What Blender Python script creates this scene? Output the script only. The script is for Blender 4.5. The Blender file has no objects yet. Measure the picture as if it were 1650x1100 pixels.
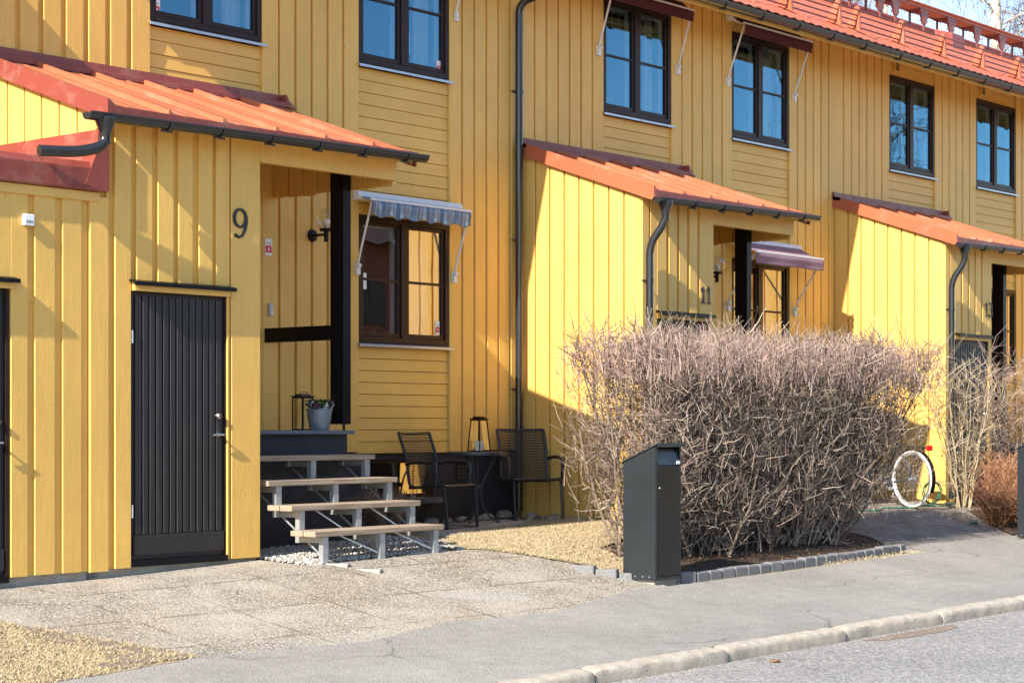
import bpy, bmesh, math, random
from mathutils import Vector, Matrix
R = math.radians
rnd = random.Random(7)
S = bpy.context.scene
COL = S.collection

# ------------------------------------------------------------------ materials
def new_mat(name):
    m = bpy.data.materials.new(name); m.use_nodes = True
    nt = m.node_tree; b = nt.nodes['Principled BSDF']
    return m, nt, b
def lk(nt, a, b): nt.links.new(a, b)
def pos(nt, scale=(1, 1, 1)):
    g = nt.nodes.new('ShaderNodeNewGeometry'); mp = nt.nodes.new('ShaderNodeMapping')
    mp.inputs['Scale'].default_value = scale; lk(nt, g.outputs['Position'], mp.inputs['Vector'])
    return mp.outputs['Vector'], g
def noise(nt, vec, scale, detail=4, rough=.55):
    n = nt.nodes.new('ShaderNodeTexNoise'); n.inputs['Scale'].default_value = scale
    n.inputs['Detail'].default_value = detail; n.inputs['Roughness'].default_value = rough
    lk(nt, vec, n.inputs['Vector']); return n.outputs['Fac']
def ramp(nt, fac, stops):
    r = nt.nodes.new('ShaderNodeValToRGB'); e = r.color_ramp.elements
    while len(e) < len(stops): e.new(.5)
    for k, (p, c) in enumerate(stops):
        e[k].position = p; e[k].color = (*c, 1) if len(c) == 3 else c
    lk(nt, fac, r.inputs['Fac']); return r.outputs['Color']
def mixc(nt, fac, a, b, mode='MIX'):
    m = nt.nodes.new('ShaderNodeMix'); m.data_type = 'RGBA'; m.blend_type = mode
    for s, v in ((m.inputs['Factor'], fac), (m.inputs['A'], a), (m.inputs['B'], b)):
        pass
    fs = m.inputs[0]; A = m.inputs[6]; B = m.inputs[7]
    if isinstance(fac, (int, float)): fs.default_value = fac
    else: lk(nt, fac, fs)
    for s, v in ((A, a), (B, b)):
        if isinstance(v, tuple): s.default_value = (*v, 1)
        else: lk(nt, v, s)
    return m.outputs[2]
def bump(nt, b, h, strength=.3, dist=.01, prev=None):
    n = nt.nodes.new('ShaderNodeBump'); n.inputs['Strength'].default_value = strength
    n.inputs['Distance'].default_value = dist; lk(nt, h, n.inputs['Height'])
    if prev: lk(nt, prev, n.inputs['Normal'])
    lk(nt, n.outputs['Normal'], b.inputs['Normal']); return n.outputs['Normal']
def g3(v): return (v, v, v)

def simple(name, col, rough=.5, metal=0, var=.08, nscale=8, bstr=0, bscale=60, bdist=.003, coat=0):
    m, nt, b = new_mat(name)
    v, g = pos(nt)
    n = noise(nt, v, nscale)
    c = ramp(nt, n, [(.25, tuple(x*(1-var) for x in col)), (.75, tuple(min(1, x*(1+var)) for x in col))])
    lk(nt, c, b.inputs['Base Color'])
    b.inputs['Roughness'].default_value = rough; b.inputs['Metallic'].default_value = metal
    b.inputs['Coat Weight'].default_value = coat
    if bstr: bump(nt, b, noise(nt, v, bscale), bstr, bdist)
    return m

def yellow_paint(name, base, grain=(55, 55, 3), blot=1.0, rough=.5):
    m, nt, b = new_mat(name)
    v, g = pos(nt)
    vg, _ = pos(nt, grain)
    n1 = noise(nt, v, 1.7, 5)
    c = ramp(nt, n1, [(.3, tuple(x*.93 for x in base)), (.7, tuple(x*1.05 for x in base))])
    isl = ramp(nt, g.outputs['Random Per Island'], [(0, g3(.93)), (1, g3(1.0))])
    c = mixc(nt, 1.0, c, isl, 'MULTIPLY')
    fine = noise(nt, vg, 1, 5, .6)
    c2 = ramp(nt, fine, [(.35, g3(.93)), (.6, g3(1))])
    c = mixc(nt, 1.0, c, c2, 'MULTIPLY')
    # grime that rises from the ground as irregular splashes
    vs, _ = pos(nt, (22, 22, 9))
    spk = noise(nt, vs, 1, 6, .7)
    sm = ramp(nt, spk, [(.68, g3(0)), (.75, g3(.45))])
    c = mixc(nt, sm, c, tuple(x*.8 for x in base))
    # nail heads and knots: tiny dark dots
    vk, _ = pos(nt, (9, 9, 4.2))
    vo = nt.nodes.new('ShaderNodeTexVoronoi'); vo.inputs['Scale'].default_value = 1; lk(nt, vk, vo.inputs['Vector'])
    kn = ramp(nt, vo.outputs['Distance'], [(.05, g3(.85)), (.075, g3(0))])
    c = mixc(nt, kn, c, tuple(x*.62 for x in base))
    lk(nt, c, b.inputs['Base Color'])
    b.inputs['Roughness'].default_value = rough
    p = bump(nt, b, fine, .25*blot, .003)
    p = bump(nt, b, noise(nt, v, 75, 4, .65), .9*blot, .004, p)
    vr, _ = pos(nt, (1, 1, .25))
    p = bump(nt, b, noise(nt, vr, 14, 3), .35*blot, .006, p)
    bump(nt, b, kn, .25, .003, p)
    return m
YEL = (.79, .475, .115)
M = {}
M['yellow'] = yellow_paint('yellow_paint', YEL, blot=.42)
M['yellow_old'] = yellow_paint('yellow_paint_weathered', (.80, .475, .11), blot=.85)
M['yellow_panel'] = yellow_paint('yellow_paint_panel', (.78, .455, .1), grain=(2.2, 2.2, 40), blot=.35)

def roof_metal(name, base, rough=.42):
    m, nt, b = new_mat(name)
    v, g = pos(nt); vs, _ = pos(nt, (9, .7, .7))
    n = noise(nt, vs, 1.2, 4)
    c = ramp(nt, n, [(.3, tuple(x*.86 for x in base)), (.72, tuple(min(1, x*1.12) for x in base))])
    n2 = noise(nt, v, 3.0, 6, .7)
    st = ramp(nt, n2, [(.52, g3(0)), (.72, g3(.28))])
    c = mixc(nt, st, c, (.55, .36, .28))
    n3 = noise(nt, v, 45, 3, .7); d = ramp(nt, n3, [(.66, g3(0)), (.74, g3(.35))])
    c = mixc(nt, d, c, tuple(x*.55 for x in base))
    lk(nt, c, b.inputs['Base Color'])
    b.inputs['Roughness'].default_value = rough
    b.inputs['Specular IOR Level'].default_value = .5
    p = bump(nt, b, noise(nt, v, 2.2, 2), .12, .02)
    return m
M['roof'] = roof_metal('red_roof_sheet', (.42, .125, .06))
M['trim'] = roof_metal('red_trim_sheet', (.24, .05, .035), .45)
M['roofo'] = roof_metal('orange_roof_sheet', (.42, .105, .045), .5)
M['gutter'] = simple('black_gutter_paint', (.018, .019, .022), .22, 0, .2, 6, .05, 30, .002, .3)
M['brown'] = simple('dark_brown_paint', (.028, .014, .012), .4, 0, .25, 10, .2, 60, .002)
M['black'] = simple('black_paint', (.0045, .0045, .006), .42, 0, .3, 8, .15, 60, .002)
M['plinth'] = simple('charcoal_plinth_paint', (.022, .026, .036), .6, 0, .3, 4, .5, 50, .006)
M['slate'] = simple('grey_slate', (.11, .13, .155), .45, 0, .2, 9, .3, 40, .004)
M['white'] = simple('white_paint', (.72, .72, .70), .4, 0, .05, 10)
M['whiteplastic'] = simple('white_plastic', (.78, .78, .77), .35, 0, .03, 10)
M['curtain'] = simple('curtain_cloth', (.8, .78, .72), .85, 0, .08, 20)
M['sill'] = simple('grey_sill_metal', (.42, .45, .5), .32, .5, .1, 10)
M['steel'] = simple('galvanised_steel', (.46, .49, .51), .38, .6, .18, 22, .15, 50, .002)
M['chrome'] = simple('polished_handle', (.62, .6, .56), .2, 1, .05, 10)
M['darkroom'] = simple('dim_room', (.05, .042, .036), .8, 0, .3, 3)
M['concrete'] = simple('concrete', (.3, .285, .255), .85, 0, .25, 12, .6, 60, .006)
M['charcoal'] = simple('charcoal_powder_coat', (.017, .021, .025), .36, 0, .15, 4, .05, 90, .001)
M['mailfront'] = simple('glossy_black_door_paint', (.006, .006, .007), .2, 0, .15, 3, .04, 8, .004)
M['chair'] = simple('black_chair_tube', (.016, .016, .019), .35, 0, .2, 8)
M['table'] = simple('dark_grey_table_metal', (.05, .058, .07), .4, .2, .2, 8)
M['wax'] = simple('white_candle_wax', (.82, .8, .74), .5, 0, .03, 8)
M['zinc'] = simple('zinc_pot', (.2, .25, .31), .45, .4, .25, 15, .2, 30, .002)
M['tyre'] = simple('white_tyre_rubber', (.72, .71, .68), .6, 0, .06, 10)
M['red'] = simple('red_plastic', (.6, .012, .01), .3, 0, .1, 10)
M['blue'] = simple('blue_paint', (.02, .07, .3), .3, 0, .1, 10)
M['maroon'] = simple('maroon_awning_cloth', (.075, .012, .022), .8, 0, .2, 12, .3, 200, .001)
M['mauve'] = simple('faded_mauve_awning_cloth', (.27, .16, .2), .85, 0, .12, 5, .4, 6, .012)
M['leafgreen'] = simple('pansy_leaf', (.05, .11, .025), .6, 0, .3, 30)
M['petal_w'] = simple('white_petal', (.78, .76, .74), .6, 0, .05, 30)
M['petal_d'] = simple('dark_petal', (.06, .01, .03), .6, 0, .3, 30)
M['hose'] = simple('green_hose', (.02, .17, .11), .35, 0, .15, 10)
M['bulb'] = simple('opal_bulb', (.8, .8, .78), .3, 0, .02, 10)
M['sticker_r'] = simple('sticker_red', (.62, .02, .03), .4, 0, .03, 10)
M['number'] = simple('dark_iron_number', (.03, .032, .036), .45, .3, .15, 20)
M['cord'] = simple('beige_cord', (.035, .03, .026), .6, 0, .2, 20)
M['brickhouse'] = simple('reddish_brown_cladding', (.16, .05, .034), .8, 0, .2, 3, .3, 20, .01)
M['tiles'] = simple('dark_roof_tiles', (.06, .035, .03), .8, 0, .2, 3, .5, 9, .03)
M['mortar'] = simple('moss_dirt', (.2, .15, .115), .95, 0, .4, 20, .8, 60, .01)

for _k in ('brown', 'black'): M[_k].node_tree.nodes['Principled BSDF'].inputs['Specular IOR Level'].default_value = .22
def doorwood():
    m, nt, b = new_mat('black_stained_wood')
    v, g = pos(nt); vg, _ = pos(nt, (60, 60, 2.5))
    n = noise(nt, vg, 1, 6, .65)
    c = ramp(nt, n, [(.3, (.013, .012, .014)), (.62, (.026, .021, .021)), (.8, (.05, .04, .036))])
    sp = noise(nt, v, 60, 2, .5); s = ramp(nt, sp, [(.74, g3(0)), (.78, g3(.5))])
    c = mixc(nt, s, c, (.16, .13, .1))
    lk(nt, c, b.inputs['Base Color']); b.inputs['Roughness'].default_value = .48
    bump(nt, b, n, .5, .003); return m
M['doorwood'] = doorwood()

def treadwood():
    m, nt, b = new_mat('weathered_tread_wood')
    tc = nt.nodes.new('ShaderNodeTexCoord'); mp = nt.nodes.new('ShaderNodeMapping')
    mp.inputs['Scale'].default_value = (2.5, 60, 60); lk(nt, tc.outputs['Object'], mp.inputs['Vector'])
    n = noise(nt, mp.outputs['Vector'], 1, 6, .65)
    c = ramp(nt, n, [(.28, (.15, .11, .075)), (.5, (.31, .235, .165)), (.72, (.43, .345, .255))])
    lk(nt, c, b.inputs['Base Color']); b.inputs['Roughness'].default_value = .8
    bump(nt, b, n, .6, .004); return m
M['tread'] = treadwood()

def glass_pane(name, refl=.5, tint=(.9, .93, .95), gcol=(1, 1, 1)):
    m = bpy.data.materials.new(name); m.use_nodes = True; nt = m.node_tree
    for n in list(nt.nodes): nt.nodes.remove(n)
    o = nt.nodes.new('ShaderNodeOutputMaterial'); t = nt.nodes.new('ShaderNodeBsdfTransparent')
    t.inputs['Color'].default_value = (*tint, 1)
    gl = nt.nodes.new('ShaderNodeBsdfGlossy'); gl.inputs['Roughness'].default_value = .0
    gl.inputs['Color'].default_value = (*gcol, 1)
    v, g = pos(nt); nz = noise(nt, v, .9, 2)
    bn = nt.nodes.new('ShaderNodeBump'); bn.inputs['Strength'].default_value = .25; bn.inputs['Distance'].default_value = .012
    lk(nt, nz, bn.inputs['Height']); lk(nt, bn.outputs['Normal'], gl.inputs['Normal'])
    fr = nt.nodes.new('ShaderNodeLayerWeight'); fr.inputs['Blend'].default_value = .5
    mr = nt.nodes.new('ShaderNodeMapRange'); mr.inputs['From Min'].default_value = 0; mr.inputs['From Max'].default_value = 1
    mr.inputs['To Min'].default_value = .18; mr.inputs['To Max'].default_value = refl
    lk(nt, fr.outputs['Facing'], mr.inputs['Value'])
    mx = nt.nodes.new('ShaderNodeMixShader'); lk(nt, mr.outputs['Result'], mx.inputs['Fac'])
    lk(nt, t.outputs[0], mx.inputs[1]); lk(nt, gl.outputs[0], mx.inputs[2]); lk(nt, mx.outputs[0], o.inputs['Surface'])
    return m
M['glass'] = glass_pane('window_glass', .55, gcol=(.17, .36, .5))
M['glass_low'] = glass_pane('ground_floor_window_glass', .42, gcol=(.8, .76, .7))
M['thinglass'] = glass_pane('thin_clear_glass', .3, (.93, .93, .9))
for n in M['thinglass'].node_tree.nodes:
    if n.type == 'MAP_RANGE': n.inputs['To Min'].default_value = .05

def ground_mat(name, kind):
    m, nt, b = new_mat(name)
    v, g = pos(nt)
    if kind == 'asphalt':
        big = noise(nt, v, .8, 5, .6)
        c = ramp(nt, big, [(.3, (.235, .222, .198)), (.7, (.3, .284, .254))])
        fine = noise(nt, v, 95, 3, .8)
        f = ramp(nt, fine, [(.3, g3(.55)), (.5, g3(.95)), (.72, g3(1.6))])
        c = mixc(nt, 1., c, f, 'MULTIPLY')
        med = noise(nt, v, 7, 5, .7); c = mixc(nt, 1., c, ramp(nt, med, [(.35, g3(.9)), (.65, g3(1.06))]), 'MULTIPLY')
        vd2 = nt.nodes.new('ShaderNodeTexNoise'); vd2.inputs['Scale'].default_value = 2.2; vd2.inputs['Detail'].default_value = 6; lk(nt, v, vd2.inputs['Vector'])
        s3 = nt.nodes.new('ShaderNodeVectorMath'); s3.operation = 'SCALE'; s3.inputs['Scale'].default_value = .5; lk(nt, vd2.outputs['Color'], s3.inputs[0])
        a3 = nt.nodes.new('ShaderNodeVectorMath'); a3.operation = 'ADD'; lk(nt, v, a3.inputs[0]); lk(nt, s3.outputs[0], a3.inputs[1])
        v3 = nt.nodes.new('ShaderNodeTexVoronoi'); v3.feature = 'DISTANCE_TO_EDGE'; v3.inputs['Scale'].default_value = .42; lk(nt, a3.outputs[0], v3.inputs['Vector'])
        ck = mixc(nt, 1., ramp(nt, v3.outputs['Distance'], [(.002, g3(1)), (.006, g3(0))]), ramp(nt, noise(nt, v, .7, 2), [(.5, g3(0)), (.58, g3(.6))]), 'MULTIPLY')
        c = mixc(nt, ck, c, (.09, .08, .07))
        c = mixc(nt, 1., c, ramp(nt, noise(nt, v, .45, 4, .6), [(.3, g3(.86)), (.5, g3(1)), (.7, g3(1.07))]), 'MULTIPLY')
        vo = nt.nodes.new('ShaderNodeTexVoronoi'); vo.inputs['Scale'].default_value = 70; lk(nt, v, vo.inputs['Vector'])
        h = vo.outputs['Distance']
        p = bump(nt, b, h, .8, .006); bump(nt, b, med, .3, .01, p)
        rough = .85
    elif kind == 'road':
        big = noise(nt, v, .5, 5, .6)
        c = ramp(nt, big, [(.3, (.23, .222, .21)), (.7, (.3, .29, .27))])
        vo = nt.nodes.new('ShaderNodeTexVoronoi'); vo.inputs['Scale'].default_value = 55; lk(nt, v, vo.inputs['Vector'])
        c2 = mixc(nt, 1., c, ramp(nt, vo.outputs['Color'], [(.1, g3(.62)), (.55, g3(1.0)), (.9, g3(1.5))]), 'MULTIPLY')
        c = c2
        vd2 = nt.nodes.new('ShaderNodeTexNoise'); vd2.inputs['Scale'].default_value = 2.2; vd2.inputs['Detail'].default_value = 6; lk(nt, v, vd2.inputs['Vector'])
        s3 = nt.nodes.new('ShaderNodeVectorMath'); s3.operation = 'SCALE'; s3.inputs['Scale'].default_value = .5; lk(nt, vd2.outputs['Color'], s3.inputs[0])
        a3 = nt.nodes.new('ShaderNodeVectorMath'); a3.operation = 'ADD'; lk(nt, v, a3.inputs[0]); lk(nt, s3.outputs[0], a3.inputs[1])
        v3 = nt.nodes.new('ShaderNodeTexVoronoi'); v3.feature = 'DISTANCE_TO_EDGE'; v3.inputs['Scale'].default_value = .42; lk(nt, a3.outputs[0], v3.inputs['Vector'])
        ck = mixc(nt, 1., ramp(nt, v3.outputs['Distance'], [(.002, g3(1)), (.006, g3(0))]), ramp(nt, noise(nt, v, .7, 2), [(.5, g3(0)), (.58, g3(.6))]), 'MULTIPLY')
        c = mixc(nt, ck, c, (.09, .08, .07))
        c = mixc(nt, 1., c, ramp(nt, noise(nt, v, .45, 4, .6), [(.3, g3(.86)), (.5, g3(1)), (.7, g3(1.07))]), 'MULTIPLY')
        bump(nt, b, vo.outputs['Distance'], .8, .007)
        rough = .8
    elif kind == 'aggregate':
        vd = nt.nodes.new('ShaderNodeVectorMath'); vd.operation = 'ADD'
        nn = nt.nodes.new('ShaderNodeTexNoise'); nn.inputs['Scale'].default_value = 20; lk(nt, v, nn.inputs['Vector'])
        sc = nt.nodes.new('ShaderNodeVectorMath'); sc.operation = 'SCALE'; sc.inputs['Scale'].default_value = .03
        lk(nt, nn.outputs['Color'], sc.inputs[0]); lk(nt, v, vd.inputs[0]); lk(nt, sc.outputs[0], vd.inputs[1])
        vo = nt.nodes.new('ShaderNodeTexVoronoi'); vo.inputs['Scale'].default_value = 62; lk(nt, vd.outputs[0], vo.inputs['Vector'])
        peb = ramp(nt, vo.outputs['Color'], [(.05, (.17, .145, .12)), (.3, (.4, .34, .26)), (.5, (.52, .46, .37)), (.68, (.27, .255, .24)), (.9, (.66, .6, .5))])
        edge = ramp(nt, vo.outputs['Distance'], [(.25, g3(1.1)), (.62, g3(.4))])
        c = mixc(nt, 1., peb, edge, 'MULTIPLY')
        big = noise(nt, v, 1.3, 5, .65); c = mixc(nt, ramp(nt, big, [(.42, g3(0)), (.68, g3(.55))]), c, (.46, .44, .39))
        warm = noise(nt, v, .55, 3); c = mixc(nt, ramp(nt, warm, [(.45, g3(0)), (.7, g3(.22))]), c, (.44, .32, .2))
        # joints of the slabs
        br = nt.nodes.new('ShaderNodeTexBrick'); br.offset = 0; br.inputs['Scale'].default_value = 1
        br.inputs['Brick Width'].default_value = .86; br.inputs['Row Height'].default_value = .8
        br.inputs['Mortar Size'].default_value = .012; br.inputs['Mortar Smooth'].default_value = .3
        vx = nt.nodes.new('ShaderNodeVectorMath'); vx.operation = 'ADD'
        s2 = nt.nodes.new('ShaderNodeVectorMath'); s2.operation = 'SCALE'; s2.inputs['Scale'].default_value = .03
        lk(nt, nn.outputs['Color'], s2.inputs[0]); lk(nt, v, vx.inputs[0]); lk(nt, s2.outputs[0], vx.inputs[1])
        rot = nt.nodes.new('ShaderNodeMapping'); rot.inputs['Rotation'].default_value = (0, 0, R(4)); rot.inputs['Location'].default_value = (.2, .12, 0)
        lk(nt, vx.outputs[0], rot.inputs['Vector']); lk(nt, rot.outputs[0], br.inputs['Vector'])
        jn = noise(nt, v, 3.1, 3); jm = mixc(nt, 1., br.outputs['Fac'], ramp(nt, jn, [(.42, g3(0)), (.56, g3(.9))]), 'MULTIPLY')
        c = mixc(nt, jm, c, (.13, .105, .07))
        inv = nt.nodes.new('ShaderNodeMath'); inv.operation = 'SUBTRACT'; inv.inputs[0].default_value = 1; lk(nt, vo.outputs['Distance'], inv.inputs[1])
        p = bump(nt, b, inv.outputs[0], .9, .007)
        p = bump(nt, b, noise(nt, v, 2.5, 3), .35, .03, p)
        iv = nt.nodes.new('ShaderNodeMath'); iv.operation = 'SUBTRACT'; iv.inputs[0].default_value = 1; lk(nt, br.outputs['Fac'], iv.inputs[1])
        bump(nt, b, iv.outputs[0], .5, .01, p)
        rough = .8
    elif kind == 'lawn':
        n1 = noise(nt, v, 2.2, 5, .7); n2 = noise(nt, v, 220, 3, .6)
        c = ramp(nt, n1, [(.3, (.24, .18, .105)), (.55, (.36, .28, .165)), (.75, (.3, .235, .135))])
        c = mixc(nt, 1., c, ramp(nt, n2, [(.3, g3(.6)), (.6, g3(1.08))]), 'MULTIPLY')
        bump(nt, b, n2, .5, .006); rough = .95
    elif kind == 'soil':
        n1 = noise(nt, v, 12, 6, .75)
        c = ramp(nt, n1, [(.3, (.035, .024, .016)), (.55, (.075, .05, .034)), (.75, (.16, .1, .06))])
        bump(nt, b, n1, 1, .03); rough = .95
    elif kind == 'bricks':
        br = nt.nodes.new('ShaderNodeTexBrick'); br.inputs['Scale'].default_value = 1
        br.inputs['Brick Width'].default_value = .2; br.inputs['Row Height'].default_value = .1
        br.inputs['Mortar Size'].default_value = .006
        br.inputs['Color1'].default_value = (.27, .245, .22, 1); br.inputs['Color2'].default_value = (.19, .17, .155, 1)
        br.inputs['Mortar'].default_value = (.1, .085, .06, 1)
        rot = nt.nodes.new('ShaderNodeMapping'); lk(nt, v, rot.inputs['Vector']); lk(nt, rot.outputs[0], br.inputs['Vector'])
        c = mixc(nt, 1., br.outputs['Color'], ramp(nt, noise(nt, v, 4, 5, .7), [(.3, g3(.75)), (.7, g3(1.25))]), 'MULTIPLY')
        bump(nt, b, br.outputs['Fac'], -.5, .01); rough = .85
    lk(nt, c, b.inputs['Base Color']); b.inputs['Roughness'].default_value = rough
    b.inputs['Specular IOR Level'].default_value = .3
    return m
for k in ('asphalt', 'road', 'aggregate', 'lawn', 'soil', 'bricks'): M[k] = ground_mat('ground_' + k, k)
M['dirt'] = simple('dry_bare_soil', (.19, .145, .105), .95, 0, .3, 14, .8, 80, .01)

def island_mat(name, stops, rough=.7, bs=0):
    m, nt, b = new_mat(name); g = nt.nodes.new('ShaderNodeNewGeometry')
    c = ramp(nt, g.outputs['Random Per Island'], stops)
    v, _ = pos(nt); c = mixc(nt, 1., c, ramp(nt, noise(nt, v, 40, 3), [(.3, g3(.8)), (.7, g3(1.1))]), 'MULTIPLY')
    lk(nt, c, b.inputs['Base Color']); b.inputs['Roughness'].default_value = rough
    if bs: bump(nt, b, noise(nt, v, 70, 4), bs, .005)
    return m
M['pebble'] = island_mat('white_pebbles', [(0, (.2, .18, .16)), (.3, (.4, .37, .34)), (.7, (.56, .53, .49)), (1, (.7, .66, .61))])
M['stone'] = island_mat('field_stone', [(0, (.2, .18, .17)), (1, (.36, .32, .29))], .8, .5)
M['kerb'] = simple('granite_kerb', (.38, .335, .27), .85, 0, .25, 13, .8, 60, .006)
M['edging'] = island_mat('grey_edging_block', [(0, (.15, .15, .155)), (1, (.23, .225, .22))], .8, .5)
M['blades'] = island_mat('dry_grass', [(0, (.28, .21, .125)), (.4, (.42, .33, .2)), (.86, (.52, .42, .27)), (.94, (.32, .3, .15)), (1, (.2, .24, .09))], .8)
M['oldtwig'] = island_mat('grey_brown_bark', [(0, (.05, .036, .027)), (.35, (.16, .115, .085)), (.8, (.31, .24, .175)), (1, (.44, .36, .28))], .8, .4)
M['newtwig'] = island_mat('pinkish_young_bark', [(0, (.17, .1, .085)), (.6, (.32, .21, .18)), (1, (.44, .33, .28))], .65)
M['olivetwig'] = island_mat('ochre_bark', [(0, (.22, .16, .08)), (.6, (.38, .3, .18)), (1, (.5, .42, .28))], .7)
M['rusttwig'] = island_mat('rusty_twigs', [(0, (.14, .045, .02)), (.6, (.3, .13, .06)), (1, (.42, .24, .12))], .8)
M['birchtwig'] = island_mat('birch_twigs', [(0, (.09, .05, .045)), (1, (.2, .13, .11))], .8)
M['litter'] = island_mat('dead_leaves', [(0, (.12, .05, .025)), (.5, (.25, .12, .06)), (1, (.38, .24, .13))], .8)
def birchbark():
    m, nt, b = new_mat('birch_bark'); v, _ = pos(nt, (3, 3, 9)); n = noise(nt, v, 1, 5, .7)
    lk(nt, ramp(nt, n, [(.36, (.06, .05, .045)), (.44, (.5, .45, .38)), (.7, (.62, .57, .5))]), b.inputs['Base Color'])
    b.inputs['Roughness'].default_value = .7; return m
M['birch'] = birchbark()
def stripes():
    m, nt, b = new_mat('blue_striped_awning_cloth')
    g = nt.nodes.new('ShaderNodeNewGeometry'); sx = nt.nodes.new('ShaderNodeSeparateXYZ'); lk(nt, g.outputs['Position'], sx.inputs[0])
    mt = nt.nodes.new('ShaderNodeMath'); mt.operation = 'MULTIPLY'; mt.inputs[1].default_value = 4.7; lk(nt, sx.outputs['X'], mt.inputs[0])
    fr = nt.nodes.new('ShaderNodeMath'); fr.operation = 'FRACT'; lk(nt, mt.outputs[0], fr.inputs[0])
    r = nt.nodes.new('ShaderNodeValToRGB'); r.color_ramp.interpolation = 'CONSTANT'
    st = [(0, (.13, .18, .25)), (.17, (.27, .29, .32)), (.3, (.13, .18, .25)), (.36, (.27, .29, .32)), (.52, (.13, .2, .3)), (.6, (.05, .12, .22)), (.66, (.13, .18, .25)), (.72, (.05, .12, .22)), (.8, (.2, .24, .3))]
    e = r.color_ramp.elements
    while len(e) < len(st): e.new(.5)
    for k, (p, c) in enumerate(st): e[k].position = p; e[k].color = (*c, 1)
    lk(nt, fr.outputs[0], r.inputs['Fac']); lk(nt, r.outputs['Color'], b.inputs['Base Color'])
    b.inputs['Roughness'].default_value = .85
    return m
M['stripes'] = stripes()

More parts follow.
